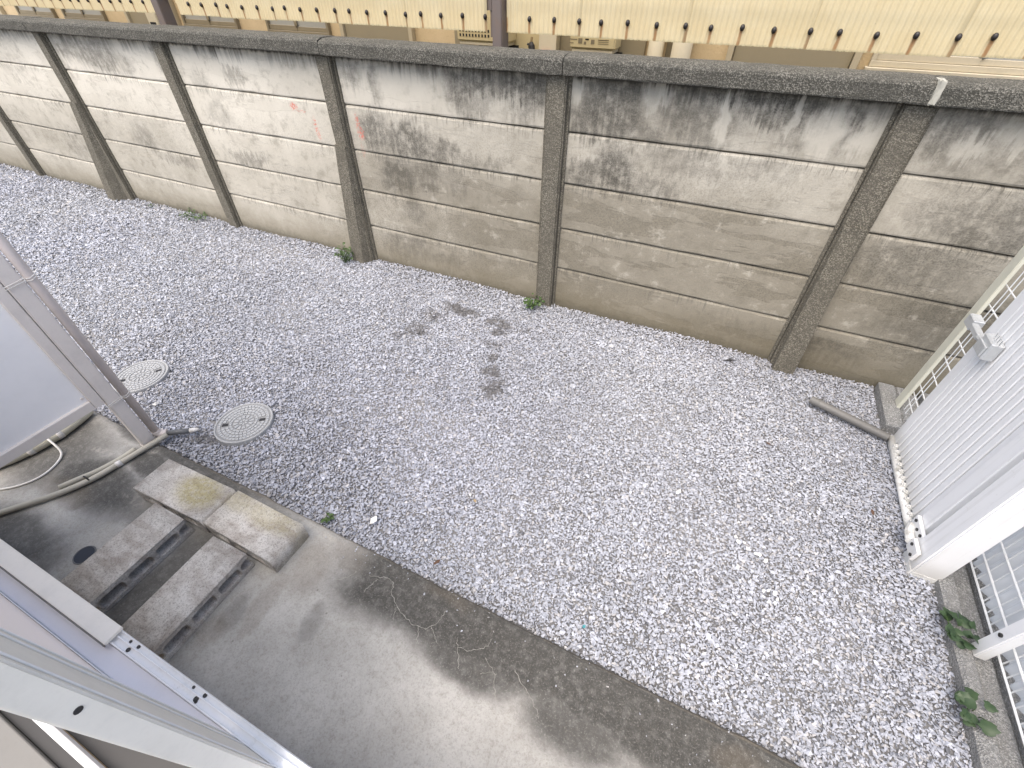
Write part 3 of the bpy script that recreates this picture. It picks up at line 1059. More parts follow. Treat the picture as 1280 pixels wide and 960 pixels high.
for (cx, w, lab) in ((-1.729, .074, 'brown grey steel post beside the perforated ivory water heater'), (-5.215, .098, 'brown grey steel post next to the bronze corridor window sills')):
    t = thing('steel_post', lab, 'post', (cx, 3.5, 0), 0, 'steel posts of the corridor screen')
    obj('shaft', bx(-w / 2, w / 2, -.055, .055, -.03, 2.9, .006, 2), 'steel', t)
    obj('back_channel', bx(-w / 2 - .05, -w / 2 - .004, .02, .07, 1.60, 2.9, .003), 'steel', t)
    obj('base_plate', bx(-w, w, -.1, .1, -.03, -.012), 'steel', t)

# ------------------------------------------------------------------ neighbouring apartment corridor wall
WY = 4.70
apt = thing('apartment_building', 'beige stucco apartment wall with doors and windows behind the wall', 'building', (0, WY, 0))


def ap(name, x0, x1, d0, d1, z0, z1, mat, parent=apt, bev=.003):
    return obj(name, bx(x0, x1, -d1, -d0, z0, z1, bev), mat, parent)


ap('stucco_wall', -14, 4, -.25, 0.0, -.03, 2.75, 'stucco')


def a_window(x0, x1, zs, frame):
    w = ap('window', x0, x1, .002, .012, zs, zs + .95, 'pane')
    for (a, b, c, d, e, f) in ((x0 - .03, x1 + .03, .002, .05, zs - .035, zs), (x0 - .03, x0, .002, .045, zs, zs + .98), (x1, x1 + .03, .002, .045, zs, zs + .98), (x0, x1, .002, .045, zs + .95, zs + .98)):
        ap('frame', a, b, c, d, e, f, frame, w, .002)
    xm = x0 + (x1 - x0) * .48
    ap('sash', x0 + .002, xm, .014, .030, zs + .002, zs + .045, frame, w, .002)
    ap('sash', xm - .02, x1 - .002, .013, .022, zs + .002, zs + .038, frame, w, .002)
    ap('stile', xm - .02, xm + .02, .023, .034, zs + .046, zs + .94, frame, w, .002)
    ap('sill', x0 - .05, x1 + .06, .002, .085, zs - .062, zs - .037, frame, w, .003)
    return w


def a_door(x0, x1, mat='door', frame='doorframe'):
    d = ap('door', x0 + .05, x1 - .05, .002, .030, .02, 1.98, mat)
    ap('frame', x0, x0 + .045, .002, .06, .0, 2.03, frame, d)
    ap('frame', x1 - .045, x1, .002, .06, .0, 2.03, frame, d)
    ap('frame', x0, x1, .002, .06, 2.032, 2.08, frame, d)
    ap('handle', x0 + .09, x0 + .12, .030, .07, .95, 1.12, 'darkframe', d, .006)
    return d


a_window(-10.25, -9.40, 1.445, 'darkframe')
a_window(-9.10, -8.25, 1.445, 'darkframe')
a_window(-6.62, -5.75, 1.450, 'darkframe')
a_window(-5.22, -4.38, 1.445, 'darkframe')
a_window(.70, 1.95, 1.485, 'paleframe')
a_door(-7.72, -6.75)
a_door(-4.18, -3.27)
a_door(-.31, .60)
a_door(-11.6, -10.7)
ap('smooth_panel', -2.80, -2.68, .002, .03, .0, 2.4, 'door')
ap('smooth_panel', -2.66, -1.90, .002, .05, .0, 2.4, 'ivory')
ap('meter_panel', -1.885, -1.72, .002, .12, .0, 2.4, 'ivorypipe')
ap('smooth_panel', -1.715, -.96, .002, .03, .0, 2.4, 'door')
ap('dark_strip', -.79, -.735, .002, .012, .0, 2.4, 'darkframe')  # thin darker strip on the stucco between the two pipes


def heater(x0, x1, zb, label, dots):
    t = thing('water_heater', label, 'water heater', ((x0 + x1) / 2, WY - .055, zb), 0, 'water heaters on the corridor wall')
    w = (x1 - x0) / 2
    obj('casing', bx(-w, w, -.20, 0, .02, .62, .012, 3), 'ivory', t)
    obj('bottom_cover', bx(-w + .02, w - .02, -.19, 0, -.006, .018, .004), 'ivorypipe', t)
    if dots:
        for r_ in range(2):
            for c_ in range(10):
                obj('vent_slot', bx(-w + .03 + c_ * .032, -w + .045 + c_ * .032, -.2025, -.1985, .055 + r_ * .034, .075 + r_ * .034), 'black', t)
    else:
        for (a, b, c_, d) in ((-.20, -.13, .078, .085), (-.20, -.16, .055, .061), (-.12, -.085, .055, .09), (-.07, -.05, .052, .07), (-.06, -.03, .08, .09), (-.01, .02, .055, .085), (.05, .14, .082, .086), (.05, .14, .070, .074), (.05, .14, .058, .062)):
            obj('print', bx(a, b, -.2015, -.199, c_, d), 'darkframe' if c_ < .08 else 'bolt', t)
    obj('water_pipe', tube(bmesh.new(), [(-.05, -.1, -.02), (-.05, -.1, -1.2)], .022, 10), 'ivorypipe', t, smooth=True)
    obj('water_pipe', tube(bmesh.new(), [(.06, -.1, -.02), (.06, -.1, -1.2)], .014, 10), 'ivorypipe', t, smooth=True)
    obj('dark_sheet', bx(-w + .12, w + .02, -.012, .003, -.9, -.008), 'black', t)  # flat black sheet painted in for the dark under the heater
    return t


heater(-2.64, -2.13, 1.452, 'ivory water heater with two rows of vent holes beside a steel post', True)
heater(-1.55, -1.16, 1.448, 'ivory water heater with printed labels on its lower front', False)

t = thing('hanging_nozzle', 'small black nozzle with tan tip against the ivory corridor wall', 'nozzle', (-1.955, WY - .10, 1.28))
bm = bmesh.new()
tube(bm, [(0, 0, .0), (0, 0, .06), (.004, 0, .10), (.0, 0, .13), (-.008, 0, .17), (-.012, 0, .20)], .03, 10, rads=[.048, .05, .042, .026, .03, .014])
obj('body', bm, 'black', t, smooth=True)
obj('tip', tube(bmesh.new(), [(-.010, 0, .20), (-.006, 0, .235)], .011, 8), 'tan', t)
obj('lever', tube(bmesh.new(), [(-.01, 0, .172), (-.045, -.01, .185)], .010, 6), 'black', t)
obj('bracket', bx(-.02, .02, 0.0, .098, .03, .06), 'black', t)
t = thing('red_sign', 'small red plate with white marks below the corridor screen', 'sign', (-1.81, WY - .125, 1.33))
obj('plate', bx(-.045, .045, -.006, .004, 0, .10), 'red', t)
for k_ in range(5):
    obj('white_mark', bx(-.034 + k_ * .014, -.026 + k_ * .014 + .004 * (k_ % 2), -.0085, -.0062, .042 + .004 * (k_ % 2), .062), 'paper', t)
for cx, r_, lab in ((-.862, .062, 'ivory drain pipe beside the olive panel on the corridor wall'), (-.655, .078, 'wide ivory drain pipe next to bare stucco on the corridor wall')):
    t = thing('wall_pipe', lab, 'pipe', (cx, WY - .085, 0), 0, 'ivory pipes on the corridor wall')
    obj('tube', tube(bmesh.new(), [(0, 0, -.03), (0, 0, 2.5)], r_, 16), 'ivorypipe', t, smooth=True)
    obj('clamp', bx(-r_ - .004, r_ + .004, -.0, .083, 1.9, 1.93), 'galv', t)
t = thing('gas_meter_box', 'ivory meter box beside the steel post and window', 'meter', (-7.02, WY - .02, 1.22))
obj('case', bx(-.09, .09, -.16, -.02, 0, .34, .008), 'ivorypipe', t)
obj('dial', bx(-.05, .05, -.167, -.161, .16, .24), 'black', t)
obj('bracket', bx(-.05, .05, -.02, .018, .1, .2), 'galv', t)

# ------------------------------------------------------------------ right-hand fence: post, mesh, ribbed gate
FX = 1.33
mesh_f = thing('mesh_fence', 'white wire mesh fence strip with cream post against the panel wall', 'fence', (FX, 2.6, 0))
obj('post', bx(-.036, -.018, 2.645 - 2.6, 2.715 - 2.6, .045, 1.55, .003, 2), 'creamfence', mesh_f)
zs = [.10, .15, .21, .315, .42, .53, .64, .75, .86, .97, 1.08, 1.19, 1.30, 1.41, 1.5]
for zz in zs:
    obj('wire', tube(bmesh.new(), [(.006, -.16, zz), (.006, .165, zz)], .0032, 6), 'wire', mesh_f)
for yy in (2.46, 2.545, 2.605, 2.64, 2.735):
    obj('wire', tube(bmesh.new(), [(.0, yy - 2.6, .055), (.0, yy - 2.6, 1.5)], .0026, 6), 'wire', mesh_f)
for a in range(3):
    obj('wire', tube(bmesh.new(), spline([(.006, .0 - .04, .10 + .05 * a), (.02, -.085, .105 + .05 * a), (.004, -.13, .12 + .05 * a)], 4), .003, 6), 'wire', mesh_f)

gate = thing('ribbed_gate', 'white ribbed aluminium gate leaf with latch standing over the gravel', 'gate', (1.27, 2.1, 0))
GX, GY = 1.27, 2.1
gl = lambda x0, x1, y0, y1, z0, z1, b=.003: bx(x0 - GX, x1 - GX, y0 - GY, y1 - GY, z0, z1, b)
obj('stile', gl(1.266, 1.287, 2.400, 2.425, .012, 1.6, .004), 'white', gate)
obj('stile', gl(1.258, 1.287, 2.342, 2.397, .02, 1.6, .004), 'white', gate)
obj('stile', gl(1.240, 1.285, 1.700, 1.775, .02, 1.6, .004), 'white', gate)
obj('back_sheet', gl(1.283, 1.288, 1.776, 2.349, .05, 1.6, 0), 'white', gate)
nr = 12
for i in range(nr):
    y0 = 1.782 + i * (2.338 - 1.782) / nr
    w_ = (2.338 - 1.782) / nr
    bm = bmesh.new()
    x0 = 1.255 - GX
    vs = []
    for zz in (.055, 1.6):
        vs.append([bm.verts.new((px - GX, py - GY, zz)) for px, py in ((1.282, y0 + .0035), (1.2585, y0 + .0045), (1.2555, y0 + .008), (1.2555, y0 + w_ - .009), (1.2585, y0 + w_ - .0055), (1.282, y0 + w_ - .0045))])
    n = 6
    for j in range(n):
        bm.faces.new((vs[0][j], vs[0][(j + 1) % n], vs[1][(j + 1) % n], vs[1][j]))
    bm.faces.new(vs[0])
    bm.faces.new(vs[1])
    bmesh.ops.recalc_face_normals(bm, faces=bm.faces)
    obj('rib', bm, 'white', gate)
    obj('rib_foot', bx(1.240 - GX, 1.272 - GX, y0 + .004 - GY, y0 + w_ * .60 - GY, .030, .0535, .006, 2), 'whitedirt', gate)
obj('bottom_rail', tube(bmesh.new(), [(1.250 - GX, 1.76 - GY, .022), (1.250 - GX, 2.40 - GY, .018)], .0185, 12), 'whitedirt', gate, smooth=True)
obj('hinge_plate', gl(1.222, 1.238, 1.635, 1.77, .085, .135, .003), 'white', gate)
bm = bmesh.new()
tube(bm, [(1.226 - GX, 1.745 - GY, .080), (1.205 - GX, 1.70 - GY, .082), (1.200 - GX, 1.645 - GY, .085)], .018, 8)
obj('hinge_arm', bm, 'whitedirt', gate)
obj('hinge_plate', gl(1.198, 1.214, 1.565, 1.645, .055, .118, .003), 'white', gate)
for yy, zz in ((1.66, .122), (1.70, .112), (1.745, .12), (1.58, .075), (1.62, .10)):
    xx = 1.196 if yy < 1.65 else 1.220
    obj('screw', tube(bmesh.new(), [(xx - GX - .003, yy - GY, zz), (xx - GX + .003, yy - GY, zz)], .0075, 8), 'screw', gate)
# latch box with its arm reaching to the mesh strip
lt = obj('latch_case', gl(1.205, 1.252, 2.205, 2.305, .715, .80, .006), 'galv', gate)
obj('latch_lip', gl(1.196, 1.2045, 2.215, 2.295, .725, .775, .002), 'galv', lt)
obj('latch_pin', tube(bmesh.new(), [(1.222 - GX, 2.31 - GY, .748), (1.222 - GX, 2.35 - GY, .745)], .014, 10), 'galv', lt)
obj('latch_arm', gl(1.212, 1.240, 2.352, 2.455, .728, .757, .004), 'galv', lt)
obj('latch_receiver', gl(1.218, 1.262, 2.458, 2.535, .712, .765, .004), 'galv', lt)
for k_ in range(4):
    obj('wire_end', tube(bmesh.new(), [(1.222 - GX, 2.20 - GY + .02 * k_, .80), (1.212 - GX, 2.185 - GY + .02 * k_, .835)], .0018, 5), 'galv', lt)

gp = thing('gate_post', 'thick white square gate post beside the ribbed gate', 'post', (1.285, 1.59, 0))
obj('shaft', roughen(bx(-.065, .045, -.055, .055, -.02, 1.75, .006, 2), .0006), 'white', gp)
obj('foot_grime', bx(-.0665, .0465, -.0565, .0565, -.02, .03, .006, 2), 'whitedirt', gp)

mf = thing('mesh_panel_fence', 'white wire mesh panel fence in front of clear ribbed plastic', 'fence', (1.44, 0.6, 0))
def mw(p0, p1, r):
    obj('wire', tube(bmesh.new(), [(p0[0] - 1.44, p0[1] - .6, p0[2]), (p1[0] - 1.44, p1[1] - .6, p1[2])], r, 6), 'wire', mf)
for zz in (.060, .135, .235, .36, .50, .65, .80, .95, 1.10, 1.25, 1.4):
    mw((1.44, -.45, zz), (1.44, 1.70, zz), .0042)
for k_ in range(40):
    yy = 1.69 - .05 * k_
    mw((1.4485, yy, .05), (1.4485, yy, 1.42), .0026)
for yy in (1.255, -.35):
    obj('post', bx(1.362 - 1.44, 1.402 - 1.44, yy - .025 - .6, yy + .025 - .6, .044, 1.45, .004, 2), 'white', mf)
    obj('bolt', tube(bmesh.new(), [(1.356 - 1.44, yy - .6, .20), (1.363 - 1.44, yy - .6, .20)], .008, 8), 'screw', mf)
    obj('bracket', bx(1.402 - 1.44, 1.436 - 1.44, yy - .012 - .6, yy + .012 - .6, .225, .232), 'white', mf)
for yy, zz in ((1.42, .30), (1.36, .42), (1.46, .48)):
    obj('clip', tube(bmesh.new(), spline([(-.006, yy - .6, zz - .035), (-.014, yy + .006 - .6, zz), (-.006, yy - .6, zz + .035)], 4), .0032, 6), 'wire', mf)
# ribbed plastic sheet
bm = bmesh.new()
n = 600
rows = []
for zz in (.012, .5, 1.0, 1.42):
    rows.append([bm.verts.new((1.478 + .012 * math.cos(2 * math.pi * (1.71 - 2.18 * i / n) / .063) - 1.478, 1.71 - 2.18 * i / n - .6, zz)) for i in range(n + 1)])
for a, b in zip(rows, rows[1:]):
    for i in range(n):
        bm.faces.new((a[i], b[i], b[i + 1], a[i + 1]))
bmesh.ops.recalc_face_normals(bm, faces=bm.faces)
pl = obj('plastic_sheet', bm, 'poly', None, (1.466, .6, .0385), smooth=True)
tag(pl, 'clear ribbed plastic sheet standing behind the white wire mesh', 'plastic sheet')

# ------------------------------------------------------------------ things on the gravel
t = thing('loose_pipe', 'short grey vinyl pipe lying on the gravel beside the gate', 'pipe', (1.03, 2.44, .040))
d_ = Vector((1.235 - .842, 2.375 - 2.515, -.010))
A, B = -d_ / 2, d_ / 2
bm = bmesh.new()
tube(bm, [A, B], .0235, 16, cap=False)
tube(bm, [A, B], .0205, 16, cap=False)
obj('tube', bm, 'greypipe', t, smooth=True)
obj('collar', tube(bmesh.new(), [A * .8, A * .78], .0240, 16), 'greypipe', t, smooth=True)


def manhole(cx, cy, rot, label):
    t = thing('manhole_cover', label, 'manhole cover', (cx, cy, .012), rot, 'round covers set in the gravel')
    r_ = .156
    obj('recess', disc(bmesh.new(), 0, 0, -.04, .004, r_ - .008, 48), 'coverlow', t)
    bm = bmesh.new()
    n = 48
    prof = ((r_ - .010, -.04), (r_ - .009, .007), (r_ - .006, .010), (r_ - .001, .010), (r_ + .002, .006), (r_ + .003, -.04))
    rg = [[bm.verts.new((a * math.cos(2 * math.pi * i / n), a * math.sin(2 * math.pi * i / n), z)) for i in range(n)] for a, z in prof]
    for a, b in zip(rg, rg[1:]):
        for i in range(n):
            bm.faces.new((a[i], b[i], b[(i + 1) % n], a[(i + 1) % n]))
    bmesh.ops.recalc_face_normals(bm, faces=bm.faces)
    obj('rim', bm, 'cover', t, smooth=False)
    # raised tiles in rings, a rosette in the middle, two lifting slots
    bm = bmesh.new()
    def tile(ra, rb, a0, a1):
        pts = []
        for zz in (.003, .0085):
            k = .0012 if zz > .004 else 0
            pts += [((ra + k) * math.cos(a0), (ra + k) * math.sin(a0), zz), ((rb - k) * math.cos(a0), (rb - k) * math.sin(a0), zz), ((rb - k) * math.cos(a1), (rb - k) * math.sin(a1), zz), ((ra + k) * math.cos(a1), (ra + k) * math.sin(a1), zz)]
        v = [bm.verts.new(p) for p in pts]
        for f in ((3, 2, 1, 0), (4, 5, 6, 7), (0, 1, 5, 4), (1, 2, 6, 5), (2, 3, 7, 6), (3, 0, 4, 7)):
            bm.faces.new([v[i] for i in f])
    for ra, rb, cnt, off in ((.121, .138, 44, 0), (.100, .118, 34, .4), (.080, .097, 26, .1), (.063, .077, 20, .7)):
        for i in range(cnt):
            a0 = 2 * math.pi * (i + off) / cnt
            a1 = a0 + 2 * math.pi / cnt * .84
            am = (a0 + a1) / 2 % math.pi
            if ra < .11 and rb > .09 and abs(am) < .19 or ra < .11 and rb > .09 and abs(am - math.pi) < .19:
                continue
            tile(ra, rb, a0, a1)
    for i in range(12):
        a0 = 2 * math.pi * i / 12
        tile(.030, .056, a0, a0 + .34)
    for i in range(6):
        a0 = 2 * math.pi * i / 6 + .2
        tile(.008, .025, a0, a0 + .75)
    bmesh.ops.recalc_face_normals(bm, faces=bm.faces)
    tag(obj('raised_tiles', bm, 'cover', t), kind='stuff')
    for s in (-1, 1):
        obj('lifting_slot', bx(s * .100 - .016, s * .100 + .016, -.010, .010, .0042, .0062), 'black', t)
    return t


manhole(COVERS[0][0], COVERS[0][1], R(38), 'round light grey cover with rosette, beside the concrete blocks')
manhole(COVERS[1][0], COVERS[1][1], R(55), 'round light grey cover with rosette, partly behind the white partition')


def leaf_mesh(l, w, lobes=0):
    bm = bmesh.new()
    n = 8
    mid, lf, rt = [], [], []
    for i in range(n + 1):
        t_ = i / n
        ww = w * (math.sin(math.pi * min(t_ * .9 + .06, 1)) ** .7) * (1 + .18 * lobes * math.sin(t_ * 15))
        z_ = .22 * l * math.sin(t_ * 2.3) - .15 * l * t_
        mid.append(bm.verts.new((t_ * l, 0, z_)))
        lf.append(bm.verts.new((t_ * l, ww, z_ + .30 * ww)))
        rt.append(bm.verts.new((t_ * l, -ww, z_ + .30 * ww)))
    for i in range(n):
        bm.faces.new((mid[i], mid[i + 1], lf[i + 1], lf[i]))
        bm.faces.new((rt[i], rt[i + 1], mid[i + 1], mid[i]))
    me = bpy.data.meshes.new('leaf')
    bm.to_mesh(me)
    bm.free()
    me.polygons.foreach_set('use_smooth', [True] * len(me.polygons))
    return me


weed_leaf = [leaf_mesh(.024, .008, 1), leaf_mesh(.019, .007, 1), leaf_mesh(.028, .009, 1)]
for me in weed_leaf:
    me.materials.append(M['weed'])
broad_leaf = [leaf_mesh(.037, .022, 1), leaf_mesh(.032, .020, 1), leaf_mesh(.041, .023, 1)]
for me in broad_leaf:
    me.materials.append(M['ivy'])


def weed(loc, n, spread, hgt, label, leaves, stretch=1.0, grp='weeds at the yard edges'):
    t = thing('weed', label, 'weed', loc, 0, grp)
    bm = bmesh.new()
    tips = []
    for i in range(n):
        a = random.uniform(0, 6.283)
        r_ = spread * math.sqrt(random.random())
        p = Vector((r_ * math.cos(a) * stretch, r_ * math.sin(a), hgt * random.uniform(.35, 1.0)))
        tips.append((p, a))
        if i % 3 == 0:
            tube(bm, [(p.x * .25, p.y * .25, -.02), (p.x * .6, p.y * .6, p.z * .6), p], .0016, 5)
    obj('stem', bm, 'weed', t)
    for p, a in tips:
        o = link('leaf', random.choice(leaves), t, p, (random.uniform(-.5, .5), random.uniform(-.35, .55), a + random.uniform(-.9, .9)))
        s = random.uniform(.75, 1.25)
        o.scale = (s, s, s)
    return t


weed((-5.02, 2.80, .0), 70, .085, .06, 'low green weed spreading along the wall foot between two posts', weed_leaf, 2.2)
weed((-2.93, 2.735, .0), 80, .075, .13, 'green weed sprouting at the foot of a strutted post', weed_leaf)
weed((-1.105, 2.765, .0), 80, .065, .09, 'compact green weed at the foot of the plain wall post', weed_leaf)
weed((-1.275, .655, .0), 10, .016, .022, 'tiny green weed at the slab edge near the concrete blocks', weed_leaf)
weed((-5.70, 2.80, .0), 9, .04, .04, 'tiny weed tuft beside the slanted wall strut', weed_leaf)
weed((1.318, 1.305, .035), 17, .050, .055, 'dark broad leaved weed growing over the gutter by the thin fence post', broad_leaf, 1.0)
weed((1.325, 1.02, .035), 11, .042, .05, 'dark broad leaved weed alone on the bare gutter strip', broad_leaf)


def scrap(name, label, cat, x, y, l, w, mat, curl=.3, grp=None, zz=.022):
    bm = bmesh.new()
    n = 6
    a_, b_ = [], []
    ph = random.uniform(0, 6)
    for i in range(n + 1):
        t_ = i / n - .5
        ww = w * max(.06, math.cos(t_ * 3.0)) ** .8 * random.uniform(.75, 1.1)
        z_ = curl * w * math.cos(t_ * 3 + ph)
        a_.append(bm.verts.new((t_ * l, ww, z_ + curl * w * .5)))
        b_.append(bm.verts.new((t_ * l, -ww, z_)))
    for i in range(n):
        bm.faces.new((a_[i], a_[i + 1], b_[i + 1], b_[i]))
    bmesh.ops.recalc_face_normals(bm, faces=bm.faces)
    bmesh.ops.solidify(bm, geom=bm.faces[:], thickness=.0012)
    o = obj(name, bm, mat, None, (x, y, zz), False, (0, 0, random.uniform(0, 6.28)))
    return tag(o, label, cat, grp)


def chip(x, y, s, label, grp=None):
    V, F = make_variants(1, 9)[0]
    me = bpy.data.meshes.new('white_stone')
    me.from_pydata((V * s).tolist(), [], F.tolist())
    me.materials.append(M['litter'])
    tag(link('white_stone', me, None, (x, y, .024), (0, 0, 1)), label, 'stone', grp)


chip(.226, 1.514, .020, 'bright white stone alone in the middle of the gravel')
chip(-1.065, .731, .026, 'large white stone on the gravel close to the slab crack')
chip(-2.73, .80, .019, 'white stone between the two round covers')
for i in range(9):
    chip(.51 + .016 * i + random.uniform(-.008, .008), 1.375 - .007 * i + random.uniform(-.012, .012), random.uniform(.010, .016), 'white stone in the short pale row on the gravel', 'white stones in a short row')
for i in range(7):
    a = i * .9
    chip(.665 + .028 * math.cos(a), 1.155 + .028 * math.sin(a), random.uniform(.009, .014), 'white stone in the small pale ring on the gravel', 'white stones in a small ring')
scrap('dead_leaf', 'curled brown dead leaf on the gravel next to the slab edge', 'leaf', -.678, .685, .036, .008, 'dead')
scrap('dead_leaf', 'small tan leaf on open gravel midway to the wall', 'leaf', -.675, 1.03, .020, .007, 'tan')
scrap('dead_leaf', 'dark leaf on the gravel towards the loose grey pipe', 'leaf', .625, 2.05, .030, .008, 'dead')
scrap('dead_leaf', 'brown leaf on the gravel near the gate foot', 'leaf', 1.10, 1.80, .030, .008, 'dead')
scrap('plastic_scrap', 'tiny teal plastic scrap on the gravel near the slab', 'scrap', -.005, .711, .018, .006, 'teal')
scrap('twig', 'dark twig lying against the foot of the wall', 'twig', .36, 2.72, .09, .008, 'black')

# ------------------------------------------------------------------ things on the slab
def block_mesh(L, W, T, groove=True):
    """hollow block lying on its broad face: cores run across its width"""
    cu = bpy.data.curves.new('concrete_block', 'CURVE')
    cu.dimensions = '2D'
    cu.fill_mode = 'BOTH'
    cu.extrude = W / 2 - .003
    cu.bevel_depth = .003
    cu.bevel_resolution = 1

    def poly(pts):
        s = cu.splines.new('POLY')
        s.points.add(len(pts) - 1)
        for p, q in zip(s.points, pts):
            p.co = (q[0], q[1], 0, 1)
        s.use_cyclic_u = True

    hh = T * .295
    g = .020
    def arc(cx, cy, r_, a0, a1, n=5):
        return [(cx + r_ * math.cos(a0 + (a1 - a0) * i / n), cy + r_ * math.sin(a0 + (a1 - a0) * i / n)) for i in range(n + 1)]
    out = [(-L / 2, -T / 2), (L / 2, -T / 2)] + [(L / 2, -hh)] + arc(L / 2 - g, 0, hh, -math.pi / 2, -3 * math.pi / 2) + [(L / 2, hh)] + [(L / 2, T / 2), (-L / 2, T / 2), (-L / 2, hh)] + arc(-L / 2 + g, 0, hh, math.pi / 2, -math.pi / 2) + [(-L / 2, -hh)]
    if not groove:
        out = [(-L / 2, -T / 2), (L / 2, -T / 2), (L / 2, T / 2), (-L / 2, T / 2)]
    poly(out)
    for cx in (-.27 * L, 0.0, .27 * L):
        hw = L * .116
        r_ = .018
        poly(arc(cx + hw - r_, hh - r_, r_, 0, math.pi / 2) + arc(cx - hw + r_, hh - r_, r_, math.pi / 2, math.pi) + arc(cx - hw + r_, -hh + r_, r_, math.pi, 1.5 * math.pi) + arc(cx + hw - r_, -hh + r_, r_, 1.5 * math.pi, 2 * math.pi))
    o = bpy.data.objects.new('tmp', cu)
    COL.objects.link(o)
    dg = bpy.context.evaluated_depsgraph_get()
    me = bpy.data.meshes.new_from_object(o.evaluated_get(dg))
    bpy.data.objects.remove(o)
    bpy.data.curves.remove(cu)
    # curve plane (length, thickness) -> x = length, z = thickness, y = width
    for v in me.vertices:
        v.co = Vector((v.co.x, -v.co.z, v.co.y)) + Vector((random.uniform(-.0008, .0008),) * 3)
    me.materials.clear()
    me.materials.append(M['block'])
    me.name = 'concrete_block'
    return me


T_ = .098
for me_, cx, cy, rz, lab in ((block_mesh(.440, .188, T_, False), -1.919, .438, R(1.6), 'mossy hollow concrete block in the crossways pair, nearer the partition'),
                             (block_mesh(.400, .190, T_, False), -1.474, .445, R(-.8), 'pale hollow concrete block in the crossways pair, at the open slab side'),
                             (block_mesh(.44, .200, T_), -1.868, .108, R(90), 'hollow concrete block lying endwise to the sill beside the dark drain'),
                             (block_mesh(.44, .196, T_), -1.482, .108, R(90.5), 'hollow concrete block lying endwise to the sill on open slab')):
    o = link('concrete_block', me_, None, (cx, cy, SLAB_Z + .0505), (0, 0, rz))
    tag(o, lab, 'concrete block', 'concrete blocks laid as a step')

t = thing('floor_drain', 'small dark round drain plate in the slab beside a block', 'drain', (-2.105, .042, SLAB_Z))
obj('plate', disc(bmesh.new(), 0, 0, -.02, .003, .040, 28), 'hole', t)
bm = bmesh.new()
tube(bm, [(.041 * math.cos(2 * math.pi * i / 28), .041 * math.sin(2 * math.pi * i / 28), .002) for i in range(29)], .003, 6, cap=False)
obj('ring', bm, 'darkpipe', t)

# white partition across the slab
part = thing('partition', 'white board partition in a taupe aluminium frame on the slab', 'partition', (-2.45, .3, 0))
PX = -2.45
pb = lambda x0, x1, y0, y1, z0, z1, b=.003, s=1: bx(x0 - PX, x1 - PX, y0 - .3, y1 - .3, z0, z1, b, s)
obj('board', pb(-2.478, -2.470, -.55, .512, .40, 1.95, 0), 'board', part)
obj('frame_stile', pb(-2.486, -2.453, .506, .548, .375, 2.0, .003), 'frame', part)
obj('frame_rail', pb(-2.486, -2.454, -.60, .5055, .375, .425, .003), 'frame', part)
obj('frame_rail', pb(-2.486, -2.454, -.60, .5055, 1.95, 2.0, .003), 'frame', part)
obj('post', pb(-2.490, -2.450, .551, .612, .030, 2.02, .004, 2), 'frame', part)
obj('post_foot', pb(-2.492, -2.448, .549, .614, .030, .038, .002), 'frame', part)
for yy, zz in ((.492, .45), (.49, 1.05), (.1, .415), (.49, 1.6)):
    obj('rivet', tube(bmesh.new(), [(-2.471 - PX, yy - .3, zz), (-2.463 - PX, yy - .3, zz)], .006, 8), 'frame', part)
dp = thing('downpipe', 'taupe round downpipe strapped to the partition post', 'downpipe', (-2.452, .636, 0))
bm = tube(bmesh.new(), [(0, 0, 2.1), (0, 0, .085)], .019, 14)
obj('tube', bm, 'taupe', dp, smooth=True)
obj('elbow', tube(bmesh.new(), spline([(0, 0, .085), (.002, .002, .062), (.012, .012, .050), (.03, .03, .047)], 4), .0215, 14), 'taupe', dp, smooth=True)
for zz in (.36, .37, 1.02, 1.03):
    bm = tube(bmesh.new(), [(.023 * math.cos(a), .022 * math.sin(a), zz + .004 * math.sin(2 * a)) for a in [2 * math.pi * i / 14 for i in range(15)]], .0018, 5)
    obj('wire_tie', bm, 'cable', dp)
    obj('wire_tie', tube(bmesh.new(), [(.01, -.02, zz), (.008, -.095, zz - .008)], .0018, 5), 'cable', dp)
obj('outlet', tube(bmesh.new(), [(.028, .028, .046), (.112, .10, .034)], .015, 14), 'darkpipe', dp, smooth=True)
obj('outlet_cap', tube(bmesh.new(), [(.1125, .1005, .034), (.145, .13, .032)], .015, 14, rads=[.0150, .008]), 'cable', dp, smooth=True)

z0 = SLAB_Z
hose = thing('drain_hose', 'pair of grey beige conduits tied together on the slab', 'hose', (-2.5, .3, z0))
hp = lambda pts, r_: [(x + 2.5, y - .3, r_ + zz) for x, y, zz in pts]
obj('conduit', tube(bmesh.new(), spline(hp([(-2.40, .655, .012), (-2.42, .56, .008), (-2.445, .44, .004), (-2.475, .30, .004), (-2.54, .17, .003), (-2.62, .06, .003), (-2.72, -.06, .003), (-2.85, -.16, .003)], .0145), 6), .0145, 12), 'conduit', hose, smooth=True)
obj('conduit', tube(bmesh.new(), spline(hp([(-2.455, .515, .018), (-2.47, .44, .01), (-2.495, .34, .012), (-2.515, .27, .022), (-2.55, .20, .02)], .0125), 6), .0125, 12), 'conduit', hose, smooth=True)
obj('tape_band', tube(bmesh.new(), hp([(-2.447, .43, .004), (-2.452, .405, .004)], .0145), .0162, 12), 'cable', hose, smooth=True)
bm = tube(bmesh.new(), [(-2.493 + 2.5 + .0 + .024 * math.cos(a), -.012, .018 + .024 * math.sin(a)) for a in [2 * math.pi * i / 14 for i in range(15)]], .004, 6)
obj('cable_tie', bm, 'black', hose)

